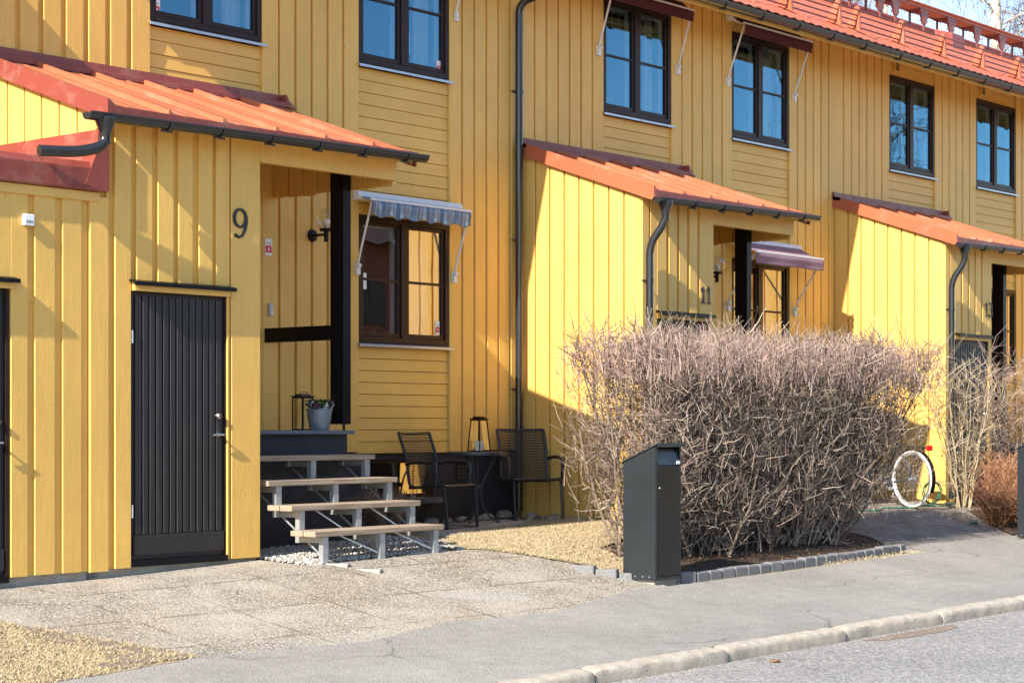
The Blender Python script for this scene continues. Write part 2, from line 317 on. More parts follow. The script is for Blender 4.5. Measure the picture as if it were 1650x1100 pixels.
# ------------------------------------------------------------------ mesh builder
ROOT = {}
class MB:
    def __init__(s): s.v = []; s.f = []; s.mi = []; s.m = 0
    def hexa(s, p):      # 8 points: bottom 0-3 ccw, top 4-7
        n = len(s.v); s.v += [tuple(q) for q in p]
        for f in ((3, 2, 1, 0), (4, 5, 6, 7), (0, 1, 5, 4), (1, 2, 6, 5), (2, 3, 7, 6), (3, 0, 4, 7)):
            s.f.append(tuple(n+i for i in f)); s.mi.append(s.m)
    def box(s, x0, x1, y0, y1, z0, z1):
        s.hexa([(x0, y0, z0), (x1, y0, z0), (x1, y1, z0), (x0, y1, z0), (x0, y0, z1), (x1, y0, z1), (x1, y1, z1), (x0, y1, z1)]); return s
    def beam(s, a, b, w, h, up=(0, 0, 1)):
        a = Vector(a); b = Vector(b); d = (b-a).normalized(); u = Vector(up)
        r = d.cross(u)
        if r.length < 1e-4: r = d.cross(Vector((1, 0, 0)))
        r.normalize(); u = r.cross(d).normalized(); r = r*w/2; u = u*h/2
        s.hexa([a-r-u, b-r-u, b+r-u, a+r-u, a-r+u, b-r+u, b+r+u, a+r+u]); return s
    def prism(s, poly, fn, a, b):   # poly: 2-D pts, fn(u,v,w)->xyz
        n = len(s.v); k = len(poly)
        s.v += [tuple(fn(u, v, a)) for u, v in poly] + [tuple(fn(u, v, b)) for u, v in poly]
        s.f.append(tuple(n+i for i in range(k))[::-1]); s.f.append(tuple(n+k+i for i in range(k))); s.mi += [s.m]*2
        for i in range(k):
            j = (i+1) % k; s.f.append((n+i, n+j, n+k+j, n+k+i)); s.mi.append(s.m)
        return s
    def tube(s, pts, r, n=8, cap=True, closed=False):
        pts = [Vector(p) for p in pts]; rs = r if isinstance(r, (list, tuple)) else [r]*len(pts)
        m = len(pts); base = len(s.v); ref = None
        for i, p in enumerate(pts):
            if closed: t = pts[(i+1) % m]-pts[i-1]
            else: t = pts[min(i+1, m-1)]-pts[max(i-1, 0)]
            t.normalize()
            if ref is None: ref = t.orthogonal().normalized()
            ref = (ref-t*ref.dot(t))
            ref = ref.normalized() if ref.length > 1e-5 else t.orthogonal().normalized()
            q = t.cross(ref)
            for k in range(n):
                a = 2*math.pi*k/n; s.v.append(tuple(p+(ref*math.cos(a)+q*math.sin(a))*rs[i]))
        for i in range(m if closed else m-1):
            for k in range(n):
                a = base+i*n+k; b_ = base+i*n+(k+1) % n; c = base+((i+1) % m)*n+(k+1) % n; d = base+((i+1) % m)*n+k
                s.f.append((a, b_, c, d)); s.mi.append(s.m)
        if cap and not closed:
            s.f.append(tuple(base+k for k in range(n))[::-1]); s.f.append(tuple(base+(m-1)*n+k for k in range(n))); s.mi += [s.m]*2
        return s
    def lathe(s, prof, c, n=24, axis='z'):
        base = len(s.v); c = Vector(c)
        for r, h in prof:
            for k in range(n):
                a = 2*math.pi*k/n; x, y = r*math.cos(a), r*math.sin(a)
                s.v.append(tuple(c+(Vector((x, y, h)) if axis == 'z' else Vector((x, h, y)) if axis == 'y' else Vector((h, x, y)))))
        for i in range(len(prof)-1):
            for k in range(n):
                s.f.append((base+i*n+k, base+i*n+(k+1) % n, base+(i+1)*n+(k+1) % n, base+(i+1)*n+k)); s.mi.append(s.m)
        return s
    def blob(s, c, r, seed=0, rings=4, n=6):
        q = random.Random(seed); base = len(s.v)
        s.v.append((c[0], c[1], c[2]-r[2]))
        for i in range(1, rings):
            ph = math.pi*i/rings
            for k in range(n):
                a = 2*math.pi*k/n + i*.4; j = q.uniform(.8, 1.15)
                s.v.append((c[0]+r[0]*math.sin(ph)*math.cos(a)*j, c[1]+r[1]*math.sin(ph)*math.sin(a)*j, c[2]-r[2]*math.cos(ph)*j))
        s.v.append((c[0], c[1], c[2]+r[2])); top = len(s.v)-1
        for k in range(n):
            s.f.append((base, base+1+(k+1) % n, base+1+k)); s.mi.append(s.m)
            for i in range(rings-2):
                a = base+1+i*n; s.f.append((a+k, a+(k+1) % n, a+n+(k+1) % n, a+n+k)); s.mi.append(s.m)
            a = base+1+(rings-2)*n; s.f.append((a+k, a+(k+1) % n, top)); s.mi.append(s.m)
        return s
    def build(s, name, mat, parent=None, smooth=False, bevel=0, kind=None, fix=True, loc=None):
        me = bpy.data.meshes.new(name)
        L = Vector((0, 0, 0))
        if parent is not None: L = ROOT.get(parent.name, L)
        elif loc is not None: L = Vector(loc)
        me.from_pydata([tuple(Vector(v)-L) for v in s.v], [], s.f)
        mats = mat if isinstance(mat, (list, tuple)) else [mat]
        for mm in mats: me.materials.append(M[mm] if isinstance(mm, str) else mm)
        me.polygons.foreach_set('material_index', s.mi)
        if fix:
            bm = bmesh.new(); bm.from_mesh(me); bmesh.ops.recalc_face_normals(bm, faces=bm.faces); bm.to_mesh(me); bm.free()
        if smooth: me.polygons.foreach_set('use_smooth', [True]*len(me.polygons))
        me.update()
        o = bpy.data.objects.new(name, me); COL.objects.link(o)
        if parent is not None: o.parent = parent; ROOT[o.name] = L
        else: o.location = L; ROOT[o.name] = L
        if smooth:
            try:
                me.set_sharp_from_angle(angle=R(40))
            except Exception: pass
        if bevel:
            b = o.modifiers.new('bevel', 'BEVEL'); b.width = bevel; b.segments = 2; b.limit_method = 'ANGLE'; b.angle_limit = R(35)
        if kind: o['kind'] = kind
        return o
def thing(name, loc, label, cat, group=None, rz=0, local=False):
    o = bpy.data.objects.new(name, None); COL.objects.link(o); o.location = loc; o.rotation_euler = (0, 0, rz)
    o.empty_display_size = .2
    ROOT[o.name] = Vector((0, 0, 0)) if local else Vector(loc)
    o['label'] = label; o['category'] = cat
    if group: o['group'] = group
    return o
def tag(o, label, cat, group=None, kind=None):
    o['label'] = label; o['category'] = cat
    if group: o['group'] = group
    if kind: o['kind'] = kind
    return o
def copy_tree(o, parent=None):
    c = o.copy(); COL.objects.link(c); c.parent = parent
    for ch in list(o.children): copy_tree(ch, c)
    return c

# ------------------------------------------------------------------ terrain
def lerp(v, P):
    if v <= P[0][0]: return P[0][1]
    for (a, b), (c, d) in zip(P, P[1:]):
        if v <= c: return b+(d-b)*(v-a)/(c-a)
    return P[-1][1]
def terr(X, Y):
    Xc = max(-20, min(X, 45))
    road = -.5+.007*(Xc-10)
    top = lerp(X, [(6, -.15), (8, -.125), (9.3, -.095), (10.7, -.04), (12.5, .0), (14, .01), (16, .045), (23, .07)])
    k = lerp(Y, [(7.6, 0), (9.2, .22), (10.2, .52), (11.3, .92), (12, 1), (13.6, 1.1)])
    e = lerp(X, [(12.8, 0), (13.8, 1)])*lerp(Y, [(12, 0), (12.8, .0), (13.6, .0)])
    if Y < 7.6: return road-.09 if Y > 1.2 else road+.02
    return road+(top-road)*k+e
def sheet(name, poly, mat, dz=.004, step=.35, jag=0, kind='structure', cuts=True):
    q = random.Random(hash(name) % 1000 if False else len(name)*7+len(poly))
    pts = []
    for i, p in enumerate(poly):
        a = Vector(p); b = Vector(poly[(i+1) % len(poly)]); n = max(1, int((b-a).length/.12)) if jag else 1
        for k in range(n):
            t = a.lerp(b, k/n)
            if jag and k: t += Vector((q.uniform(-jag, jag), q.uniform(-jag, jag)))
            pts.append(t)
    bm = bmesh.new(); vs = [bm.verts.new((p.x, p.y, 0)) for p in pts]; bm.faces.new(vs)
    bmesh.ops.triangulate(bm, faces=bm.faces[:])
    x0, x1 = min(p.x for p in pts), max(p.x for p in pts); y0, y1 = min(p.y for p in pts), max(p.y for p in pts)
    xs = [x for x in [6, 8, 10.7, 12.5, 12.8, 13.8, 14, 16, 23] + [x0+i*step for i in range(1, int((x1-x0)/step)+1)] if x0 < x < x1]
    ys = [y for y in [7.6, 9.2, 10.2, 11.3, 12, 12.8] + [y0+i*step for i in range(1, int((y1-y0)/step)+1)] if y0 < y < y1]
    if len(xs) > 120: xs = xs[::3]
    for x in xs: bmesh.ops.bisect_plane(bm, geom=bm.verts[:]+bm.edges[:]+bm.faces[:], plane_co=(x, 0, 0), plane_no=(1, 0, 0))
    for y in ys: bmesh.ops.bisect_plane(bm, geom=bm.verts[:]+bm.edges[:]+bm.faces[:], plane_co=(0, y, 0), plane_no=(0, 1, 0))
    for v in bm.verts: v.co.z = terr(v.co.x, v.co.y)+dz
    bmesh.ops.recalc_face_normals(bm, faces=bm.faces)
    if sum(f.normal.z for f in bm.faces) < 0: bmesh.ops.reverse_faces(bm, faces=bm.faces[:])
    me = bpy.data.meshes.new(name); bm.to_mesh(me); bm.free(); me.materials.append(M[mat])
    me.polygons.foreach_set('use_smooth', [True]*len(me.polygons))
    o = bpy.data.objects.new(name, me); COL.objects.link(o)
    if kind: o['kind'] = kind
    return o
# base ground to the horizon
def base_ground():
    xs = [-400, -150, -60, -20] + [x*1.0 for x in range(-10, 46)] + [60, 100, 200, 500]
    ys = [-400, -150, -60, -20, -5, 0, 1.19, 1.21, 4, 7.54, 7.59, 7.6] + [7.6+.4*i for i in range(1, 20)] + [16, 20, 30, 60, 150, 500]
    v = [(x, y, terr(x, y)-.02-(.05 if 1.2 < y < 7.6 else 0)) for y in ys for x in xs]; n = len(xs)
    f = [(j*n+i, j*n+i+1, (j+1)*n+i+1, (j+1)*n+i) for j in range(len(ys)-1) for i in range(n-1)]
    me = bpy.data.meshes.new('ground'); me.from_pydata(v, [], f); me.materials.append(M['lawn'])
    o = bpy.data.objects.new('ground', me); COL.objects.link(o); o['kind'] = 'structure'
base_ground()
sheet('road', [(-60, 1.25), (60, 1.25), (60, 7.585), (-60, 7.585)], 'road', .004, 2.0)
EDGE = [(-10, 9.2), (6.58, 9.29), (7.29, 9.36), (8.0, 9.45), (8.6, 9.36), (9.32, 9.27), (10.3, 9.47), (11.43, 9.35), (12.7, 9.66), (13.2, 9.66), (15.2, 9.66), (17.6, 9.78), (17.75, 10.05), (20.3, 10.02), (22, 9.9), (60, 9.9)]
sheet('pavement', [(-10, 7.7), (60, 7.7)] + EDGE[::-1], 'asphalt', .004, .5, .012)
sheet('entrance_path', [(7.92, 9.40), (8.6, 9.31), (9.32, 9.22), (10.3, 9.42), (11.43, 9.3), (12.7, 9.6), (13.3, 9.62), (13.3, 10.0), (13.28, 10.45), (13.0, 11.02), (12.66, 11.42), (12.35, 11.4), (10.75, 11.46), (10.68, 11.93), (4, 11.93), (4, 11.1), (7.3, 10.95), (7.55, 10.45), (7.8, 9.96)], 'aggregate', .0, .4, .014)
sheet('paver_path', [(17.72, 10.02), (20.45, 10.0), (20.9, 10.6), (21.6, 11.2), (22.3, 11.3), (22.42, 13.5), (17.3, 13.5), (16.0, 11.9), (16.0, 11.25), (18.1, 11.25), (18.1, 10.5)], 'bricks', .0, .4, .006)
sheet('hedge_bed', [(13.5, 9.92), (15.2, 9.86), (17.66, 9.98), (18.0, 10.45), (18.1, 11.22), (15, 11.3), (14.2, 11.0), (13.65, 10.5)], 'soil', .008, .35, .01)
sheet('shrub_bed', [(20.5, 10.06), (32, 10.0), (32, 11.9), (22.35, 11.93), (22.3, 11.25), (21.6, 11.15), (20.95, 10.55)], 'soil', .008, .5, .02)
sheet('gravel_bed', [(10.72, 11.5), (12.4, 11.44), (12.75, 11.6), (13.0, 12.3), (12.9, 13.5), (10.72, 13.5)], 'soil', -.004, .4, .01)

# kerb stones
KX = [-6.4, -4.8, -3.2, -1.6, 0, 1.6, 3.2, 4.85, 6.5, 8.1, 9.65, 11.13, 12.7, 14.2, 15.72, 17.3, 18.9, 20.5, 22.1, 23.7, 25.3, 26.9, 28.5]
for i in range(len(KX)-1):
    a, b = KX[i], KX[i+1]-.03
    m = MB(); n = 26; qk = random.Random(i+60)
    prof = [(7.572, -.10), (7.57, -.03), (7.578, -.006), (7.598, .008), (7.65, .014), (7.705, .013), (7.73, .003), (7.733, -.1)]
    prev = None
    for k in range(n+1):
        x = a+(b-a)*k/n; e = .006 if k in (0, n) else 0
        base = len(m.v)
        for (y, z) in prof:
            yy = 7.655+(y-7.655)*(1-e*8); dzz = qk.uniform(-.004, .003) if qk.random() < .9 else -.009
            m.v.append((x, yy+.012*math.sin(x*3+i)+qk.uniform(-.003, .003), terr(x, 7.65)+.002+z-e*1.4+(dzz if z > -.05 else 0)))
        if prev is not None:
            for j in range(len(prof)-1):
                m.f.append((prev+j, prev+j+1, base+j+1, base+j)); m.mi.append(0)
        else: m.f.append(tuple(base+j for j in range(len(prof)))); m.mi.append(0)
        prev = base
    m.f.append(tuple(prev+j for j in range(len(prof)))[::-1]); m.mi.append(0)
    o = m.build('kerb_stone', 'kerb', smooth=True, loc=((a+b)/2, 7.65, terr(a, 7.65)))
    tag(o, 'long worn granite kerb stone in the row between pavement and road', 'kerb stone', 'kerb stones along the road')
# edging blocks round the hedge bed
path = [(13.02, 10.36), (13.14, 10.08), (13.33, 9.86), (13.8, 9.80), (15.2, 9.81), (16.6, 9.86), (17.72, 9.95), (17.9, 10.0)]
def along(path, step):
    out = []; d = 0
    for (a, b) in zip(path, path[1:]):
        a = Vector(a); b = Vector(b); L = (b-a).length
        while d < L: out.append((a+(b-a)*d/L, math.atan2(b.y-a.y, b.x-a.x))); d += step
        d -= L
    return out
eb = MB().box(-.094, .094, -.05, .05, -.1, .055)
blk = None
for i, (p, an) in enumerate(along(path, .2)):
    if blk is None: blk = eb.build('edging_block', 'edging', bevel=.012); o = blk
    else: o = blk.copy(); COL.objects.link(o)
    o.location = (p.x, p.y, terr(p.x, p.y)+.006+rnd.uniform(-.006, .006)); o.rotation_euler = (rnd.uniform(-.04, .04), rnd.uniform(-.03, .03), an+rnd.uniform(-.05, .05))
    tag(o, 'grey concrete edging block in the row in front of the bare hedge', 'edging block', 'edging blocks round the hedge bed')
sb = MB().box(-.25, .25, -.04, .04, -.1, .012).build('border_stone', 'concrete', bevel=.012)
for i, (x, y, an, lab) in enumerate([(10.95, 11.32, -1.15, 'pale border stone running out from the left foot of the steps'), (11.06, 11.06, -1.15, 'second pale border stone out from the left foot of the steps, flush with the path'), (12.2, 11.46, .03, 'pale border stone under the right end of the bottom step'),
        (12.72, 11.62, 1.0, 'dark border stone right of the wooden steps, nearest the path'), (12.98, 12.12, 1.2, 'dark border stone right of the wooden steps, farther back')]):
    o = sb if i == 0 else sb.copy()
    if i: COL.objects.link(o)
    o.location = (x, y, terr(x, y)); o.rotation_euler = (0, 0, an); o.scale.x = .52 if i < 2 else 1; tag(o, lab, 'border stone', 'border stones round the gravel bed')

# ------------------------------------------------------------------ walls
def fplane(Y):  return lambda u, d, z: (u, Y-d, z)
def xplane(X):  return lambda u, d, z: (X-d, u, z)
def boards(m, P, u0, u1, zb, zt, period, gap, holes=(), th=.034, d0=0, sheetd=-.03, q=None, first=0, jit=.008, base=True):
    """vertical boards on a recessed sheet; holes: (ua,ub,za,zb)"""
    q = q or random.Random(int(abs(u0)*100))
    fb = zb if callable(zb) else (lambda u: zb); ft = zt if callable(zt) else (lambda u: zt)
    n = max(1, round((u1-u0)/period)); pr = (u1-u0)/n
    def clip(a, b):
        segs = [(None, None)]
        for (ha, hb, za, zb_) in holes:
            if b > ha+.003 and a < hb-.003:
                ns = []
                for (s0, s1) in segs:
                    if (s0 is None or s0 < za) and (s1 is None or s1 > za): ns.append((s0, za))
                    elif s1 is not None and s1 <= za: ns.append((s0, s1))
                    if (s1 is None or s1 > zb_) and (s0 is None or s0 < zb_): ns.append((zb_, s1))
                    elif s0 is not None and s0 >= zb_: ns.append((s0, s1))
                segs = ns
        return segs
    def cuts(a, b):
        c = sorted({a, b, *[h for H in holes for h in H[:2] if a+.003 < h < b-.003]})
        return list(zip(c, c[1:]))
    if base:
        for (a, b) in cuts(u0, u1):
            for (s0, s1) in clip(a, b):
                za0 = fb(a) if s0 is None else s0; za1 = fb(b) if s0 is None else s0
                zb0 = ft(a) if s1 is None else s1; zb1 = ft(b) if s1 is None else s1
                if zb0 <= za0 and zb1 <= za1: continue
                m.hexa([P(a, d0, za0+.01), P(b, d0, za1+.01), P(b, d0+sheetd, za1+.01), P(a, d0+sheetd, za0+.01), P(a, d0, zb0), P(b, d0, zb1), P(b, d0+sheetd, zb1), P(a, d0+sheetd, zb0)])
    for i in range(n):
        A = u0+i*pr+gap/2*(1 if i else first); B = u0+(i+1)*pr-gap/2*(1 if i < n-1 else first)
        t = th+q.uniform(-.002, .002); jb = q.uniform(-jit, jit)
        for (a, b) in cuts(A, B):
            c = min(.0045, (b-a)/4)
            for (s0, s1) in clip(a, b):
                if s0 is not None and s1 is not None and s1 <= s0: continue
                prof = [(a, d0), (a, d0+t-c), (a+c, d0+t), (b-c, d0+t), (b, d0+t-c), (b, d0)]
                k = len(m.v); N = 6
                lo = [(fb(u)+jb) if s0 is None else s0 for u, d in prof]; hi = [ft(u) if s1 is None else s1 for u, d in prof]
                if max(hi) <= min(lo): continue
                hi = [max(h, l+.001) for h, l in zip(hi, lo)]
                m.v += [P(u, d, z) for (u, d), z in zip(prof, lo)] + [P(u, d, z) for (u, d), z in zip(prof, hi)]
                m.f.append(tuple(k+j for j in range(N))); m.f.append(tuple(k+N+j for j in range(N)))
                m.mi += [m.m]*2
                for j in range(N): m.f.append((k+j, k+(j+1) % N, k+N+(j+1) % N, k+N+j)); m.mi.append(m.m)
    return m
def hboards(m, P, u0, u1, z0, z1, h=.118, d0=0):
    n = max(1, round((z1-z0)/h)); h = (z1-z0)/n
    for i in range(n):
        a = z0+i*h+.004; b = z0+(i+1)*h-.001; t = .017+rnd.uniform(-.001, .001)
        pr = [(d0-.03, a), (d0+t-.002, a), (d0+t, a+.003), (d0+t-.007, b), (d0-.03, b)]
        m.prism(pr, lambda d, z, u: P(u, d, z), u0, u1)
    return m

WY, FY = 13.6, 11.95          # main facade and porch front planes
def window(house, x0, x1, z0, z1, seed=0, wy=None, curtain='sides', sill=True, awn=False):
    wy = wy or WY
    f = MB(); fw = .055
    y0, y1 = wy-.03, wy+.09
    f.box(x0, x0+fw, y0, y1, z0, z1).box(x1-fw, x1, y0, y1, z0, z1)
    f.box(x0+fw, x1-fw, y0, y1, z1-fw, z1).box(x0+fw, x1-fw, y0, y1, z0, z0+fw)
    xm = (x0+x1)/2; f.box(xm-.045, xm+.045, y0+.002, y1, z0+fw, z1-fw)
    w = f.build('window', 'brown', house, bevel=.004)
    zm = z0+(z1-z0)*.5
    for k, (a, b) in enumerate(((x0+fw, xm-.045), (xm+.045, x1-fw))):
        s = MB(); sw = .038; ys, ye = wy-.012, wy+.035
        za, zb = z0+fw, z1-fw
        s.box(a+.003, a+sw, ys, ye, za, zb).box(b-sw, b-.003, ys, ye, za, zb).box(a+sw, b-sw, ys, ye, zb-sw, zb-.003).box(a+sw, b-sw, ys, ye, za+.003, za+sw+.01)
        s.box(a+sw, b-sw, ys+.004, ye-.01, zm-.013, zm+.013)
        s.build('sash', 'brown', w, bevel=.003)
        g = MB(); g.box(a+sw, b-sw, wy+.008, wy+.012, za+sw, zb-sw); g.build('pane', 'glass' if z0 > 4 else 'glass_low', w)
        # inner white frame
        i = MB(); yi = wy+.06
        i.box(a+.005, a+.03, yi, yi+.035, za+.01, zb-.005).box(b-.045, b-.005, yi, yi+.035, za+.01, zb-.005).box(a+.03, b-.045, yi, yi+.035, zb-.045, zb-.005).box(a+.03, b-.045, yi, yi+.035, za+.01, za+.04)
        i.build('inner_frame', 'white', w)
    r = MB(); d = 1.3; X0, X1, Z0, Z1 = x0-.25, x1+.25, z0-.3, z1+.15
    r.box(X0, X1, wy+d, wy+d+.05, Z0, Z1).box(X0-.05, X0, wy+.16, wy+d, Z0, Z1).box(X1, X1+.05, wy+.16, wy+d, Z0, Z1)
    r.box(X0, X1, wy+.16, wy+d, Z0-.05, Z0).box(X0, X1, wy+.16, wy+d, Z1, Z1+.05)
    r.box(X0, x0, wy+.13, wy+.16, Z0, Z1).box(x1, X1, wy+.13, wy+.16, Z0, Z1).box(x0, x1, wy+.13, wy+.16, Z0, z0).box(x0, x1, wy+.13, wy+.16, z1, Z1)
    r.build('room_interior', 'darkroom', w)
    if curtain:
        q = random.Random(seed)
        def cur(a, b, za, zb_):
            c = MB(); n = 16+int((b-a)*60); base = 0
            for k in range(n+1):
                x = a+(b-a)*k/n; yy = wy+.25+.025*math.sin(k*1.9+seed)
                c.v += [(x, yy, za), (x, yy, zb_)]
            for k in range(n): c.f.append((2*k, 2*k+2, 2*k+3, 2*k+1)); c.mi.append(0)
            c.build('curtain', 'curtain', w, smooth=True, fix=False)
        if curtain == 'sides':
            cur(x0+.02, x0+.14+q.uniform(0, .06), z0, z1); cur(x1-.22-q.uniform(0, .08), x1-.03, z0, z1)
        if curtain == 'wide': cur((x0+x1)/2+.06, x1-.03, z0, z1); cur(x0+.02, x0+.1, z0, z1)
        if curtain == 'valance':
            cur(x1-.2, x1-.02, z0, z1); cur(x0+.03, x0+.1, z0, z1)
            c = MB(); zz = z1-.2
            c.box(x0+.08, x1-.08, wy+.24, wy+.244, z1-.08, z1-.03)
            for k in range(9):
                xx = x0+.1+(x1-x0-.2)*k/8; c.box(xx-.004, xx+.004, wy+.24, wy+.244, z1-.3, z1-.08)
            c.box(x0+.08, x1-.08, wy+.236, wy+.24, zz-.01, zz+.012)
            c.build('valance', 'white', w)
    if sill:
        s = MB(); s.prism([(wy+.02, z0+.004), (wy-.075, z0-.02), (wy-.075, z0-.045), (wy-.068, z0-.045), (wy-.068, z0-.026), (wy+.02, z0-.005)], lambda y, z, x: (x, y, z), x0-.02, x1+.025)
        s.build('sill', 'sill', w)
    return w
def gutter_run(name, house, x0, x1, Y, z0, z1, r=.06, step=.8, first=.4, parentname=None):
    """half-round gutter from x0 to x1, rim height z0 -> z1"""
    m = MB(); N = 12
    outer = [(Y-r*math.cos(math.pi*k/N), -r*math.sin(math.pi*k/N)) for k in range(N+1)]
    inner = [(Y-(r-.005)*math.cos(math.pi*k/N), -(r-.005)*math.sin(math.pi*k/N)) for k in range(N, -1, -1)]
    nseg = 1
    fz = lambda x: z0+(z1-z0)*(x-x0)/(x1-x0)
    m.prism(outer+inner, lambda y, z, x: (x, y, z+fz(x)), x0, x1)
    m.tube([(x0, Y-r, fz(x0)), (x1, Y-r, fz(x1))], .009, 8)
    for x in (x0+.003, x1-.003):
        m.prism([(Y-.99*r*math.cos(math.pi*k/N), -.99*r*math.sin(math.pi*k/N)) for k in range(N+1)], lambda y, z, xx: (xx, y, z+fz(x)), x-.002, x+.002)
    g = m.build('gutter', 'gutter', house, smooth=True)
    x = x0+first
    while x < x1-.05:
        b = MB(); b.tube([(x, Y-(r+.006)*math.cos(math.pi*k/10), fz(x)-(r+.006)*math.sin(math.pi*k/10)) for k in range(-1, 11)], .007, 6)
        b.tube([(x-.06, Y-.01, fz(x)-r-.012), (x+.05, Y-.01, fz(x)-r-.014)], .009, 6)
        b.build('gutter_bracket', 'gutter', g, smooth=True); x += step
    return g
def bend(pts, k=6, r=.12):
    out = [Vector(pts[0])]
    for a, b, c in zip(pts, pts[1:], pts[2:]):
        a, b, c = Vector(a), Vector(b), Vector(c)
        p = b+(a-b).normalized()*min(r, (a-b).length*.45); q = b+(c-b).normalized()*min(r, (c-b).length*.45)
        for i in range(k+1):
            t = i/k; out.append(p*(1-t)**2+b*2*t*(1-t)+q*t*t)
    out.append(Vector(pts[-1])); return out
def text_mesh(txt, size, depth, P, mat, name, parent, bold=0):
    cu = bpy.data.curves.new('lettering', 'FONT'); cu.body = txt; cu.size = size; cu.extrude = depth; cu.offset = bold; cu.resolution_u = 3
    o = bpy.data.objects.new('tmp', cu); COL.objects.link(o)
    dg = bpy.context.evaluated_depsgraph_get(); me = bpy.data.meshes.new_from_object(o.evaluated_get(dg))
    bpy.data.objects.remove(o)
    L = ROOT.get(parent.name, Vector((0, 0, 0)))
    for v in me.vertices: v.co = Vector(P(v.co.x, v.co.z, v.co.y))-L
    me.materials.clear(); me.materials.append(M[mat])
    ob = bpy.data.objects.new(name, me); COL.objects.link(ob); ob.parent = parent; ROOT[ob.name] = L
    return ob
def sticker(parent, x, z, w, h, y):
    s = MB().box(x-w/2, x+w/2, y-.003, y, z-h/2, z+h/2).build('alarm_sticker', 'whiteplastic', parent)
    MB().box(x-w/2+.006, x+w/2-.006, y-.0045, y-.0031, z-h*.32, z+h*.1).build('sticker_field', 'sticker_r', s)
    text_mesh('ALARM', w*.24, .0004, lambda u, d, v: (x-w*.4+u, y-.0036, z+h*.2+v), 'number', 'sticker_text', s)
    e = MB(); e.m = 0; e.prism([(0, -.02), (.014, -.002), (.004, 0), (.012, .018), (-.012, .002), (-.002, 0)], lambda u, v, d: (x+u*w/.07, d, z-h*.11+v*w/.07), y-.0055, y-.0046)
    e.build('sticker_mark', 'whiteplastic', s)
    return s

YL = {9: 9.42, 11: 15.95, 13: 22.45, 15: 28.97}
def wallrake(Yv):   # underside of porch roof as function of Y
    return 3.40+(Yv-FY)*.405
def porch_roof(house, x0, x1, flash_x1):
    # sheets stepping up at each seam
    m = MB(); yE, yW = 11.74, 13.58; zE, zW = 3.475, 4.10
    zE = 3.47; zf = lambda y: zE+(y-yE)*(zW-zE)/(yW-yE)
    n = max(1, round((x1-x0)/.54)); w = (x1-x0)/n
    for i in range(n):
        a, b = x0+i*w, x0+(i+1)*w
        prof = [(a, -.03), (a, .034), (a+.022, .040), (a+.05, .014), (a+w*.3, .004), (a+w*.34, .012), (a+w*.38, .004), (a+w*.64, .002), (a+w*.68, .010), (a+w*.72, .002), (b, -.002), (b, -.03)]
        k = len(m.v); N = len(prof)
        for yy in (yE-.01*(i % 2), yW): m.v += [(x, yy, zf(yy)+dz) for x, dz in prof]
        m.f.append(tuple(k+j for j in range(N))); m.f.append(tuple(k+N+j for j in range(N))); m.mi += [0, 0]
        for j in range(N): m.f.append((k+j, k+(j+1) % N, k+N+(j+1) % N, k+N+j)); m.mi.append(0)
    r = m.build('porch_roof', 'roof', house)
    # left bargeboard of sheet metal (outside the end wall) and eave drip
    b = MB(); Q = [(yE-.02, zf(yE)+.045), (yW-.0, zf(yW)+.05), (yW-.0, zf(yW)-.10), (yE+.01, zf(yE)-.10), (yE-.02, zf(yE)-.07)]
    b.prism(Q, lambda y, z, x: (x, y, z), x0-.03, x0-.002)
    b.box(x0-.03, x0+.04, yE, yW, 0, 0) if False else None
    b.build('bargeboard', 'trim' if x0 < 10 else 'roofo', r)
    b = MB(); b.prism([(yE-.0, zf(yE)-.02), (yW, zf(yW)-.02), (yW, zf(yW)-.14), (yE+.02, zf(yE)-.12)], lambda y, z, x: (x, y, z), x1+.001, x1+.02)
    b.build('bargeboard', 'trim', r)
    e = MB(); e.box(x0, x1, yE-.022, yE-.012, zf(yE)-.075, zf(yE)+.002); e.build('eave_drip', 'trim', r)
    # wall flashing
    f = MB(); z0 = zW-.035
    f.prism([(WY-.05, z0+.02), (WY-.16, z0-.005), (WY-.165, z0-.005), (WY-.165, z0+.035), (WY-.155, z0+.04), (WY-.075, z0+.055), (WY-.068, z0+.12), (WY-.035, z0+.12)], lambda y, z, x: (x, y, z), x0-.03, flash_x1)
    f.prism([(flash_x1, z0+.01), (flash_x1+.14, z0-.01), (flash_x1+.08, z0+.035), (flash_x1+.04, z0+.06), (flash_x1+.02, z0+.10), (flash_x1, z0+.118)], lambda x, z, y: (x, y, z), WY-.15, WY-.045)
    f.build('wall_flashing', 'trim', r)
    # ceiling boards under the sheet
    c = MB(); c.prism([(yE+.03, zf(yE)-.035), (yW, zf(yW)-.035), (yW, zf(yW)-.075), (yE+.03, zf(yE)-.095)], lambda y, z, x: (x, y, z), x0+.06, x1-.02)
    c.build('porch_ceiling', 'yellow', house)
    return r
def drip_lintel(house, x0, x1, z):
    d = MB(); d.prism([(FY-.02, z+.05), (FY-.11, z+.03), (FY-.11, z), (FY-.1, z), (FY-.1, z+.02), (FY-.02, z+.035)], lambda y, zz, x: (x, y, zz), x0-.04, x1+.05)
    d.build('door_hood', 'black', house)
    e = MB(); e.box(x0-.01, x1+.02, FY-.07, FY-.02, z-.04, z+.028); e.build('door_head_board', 'yellow', house, bevel=.004)
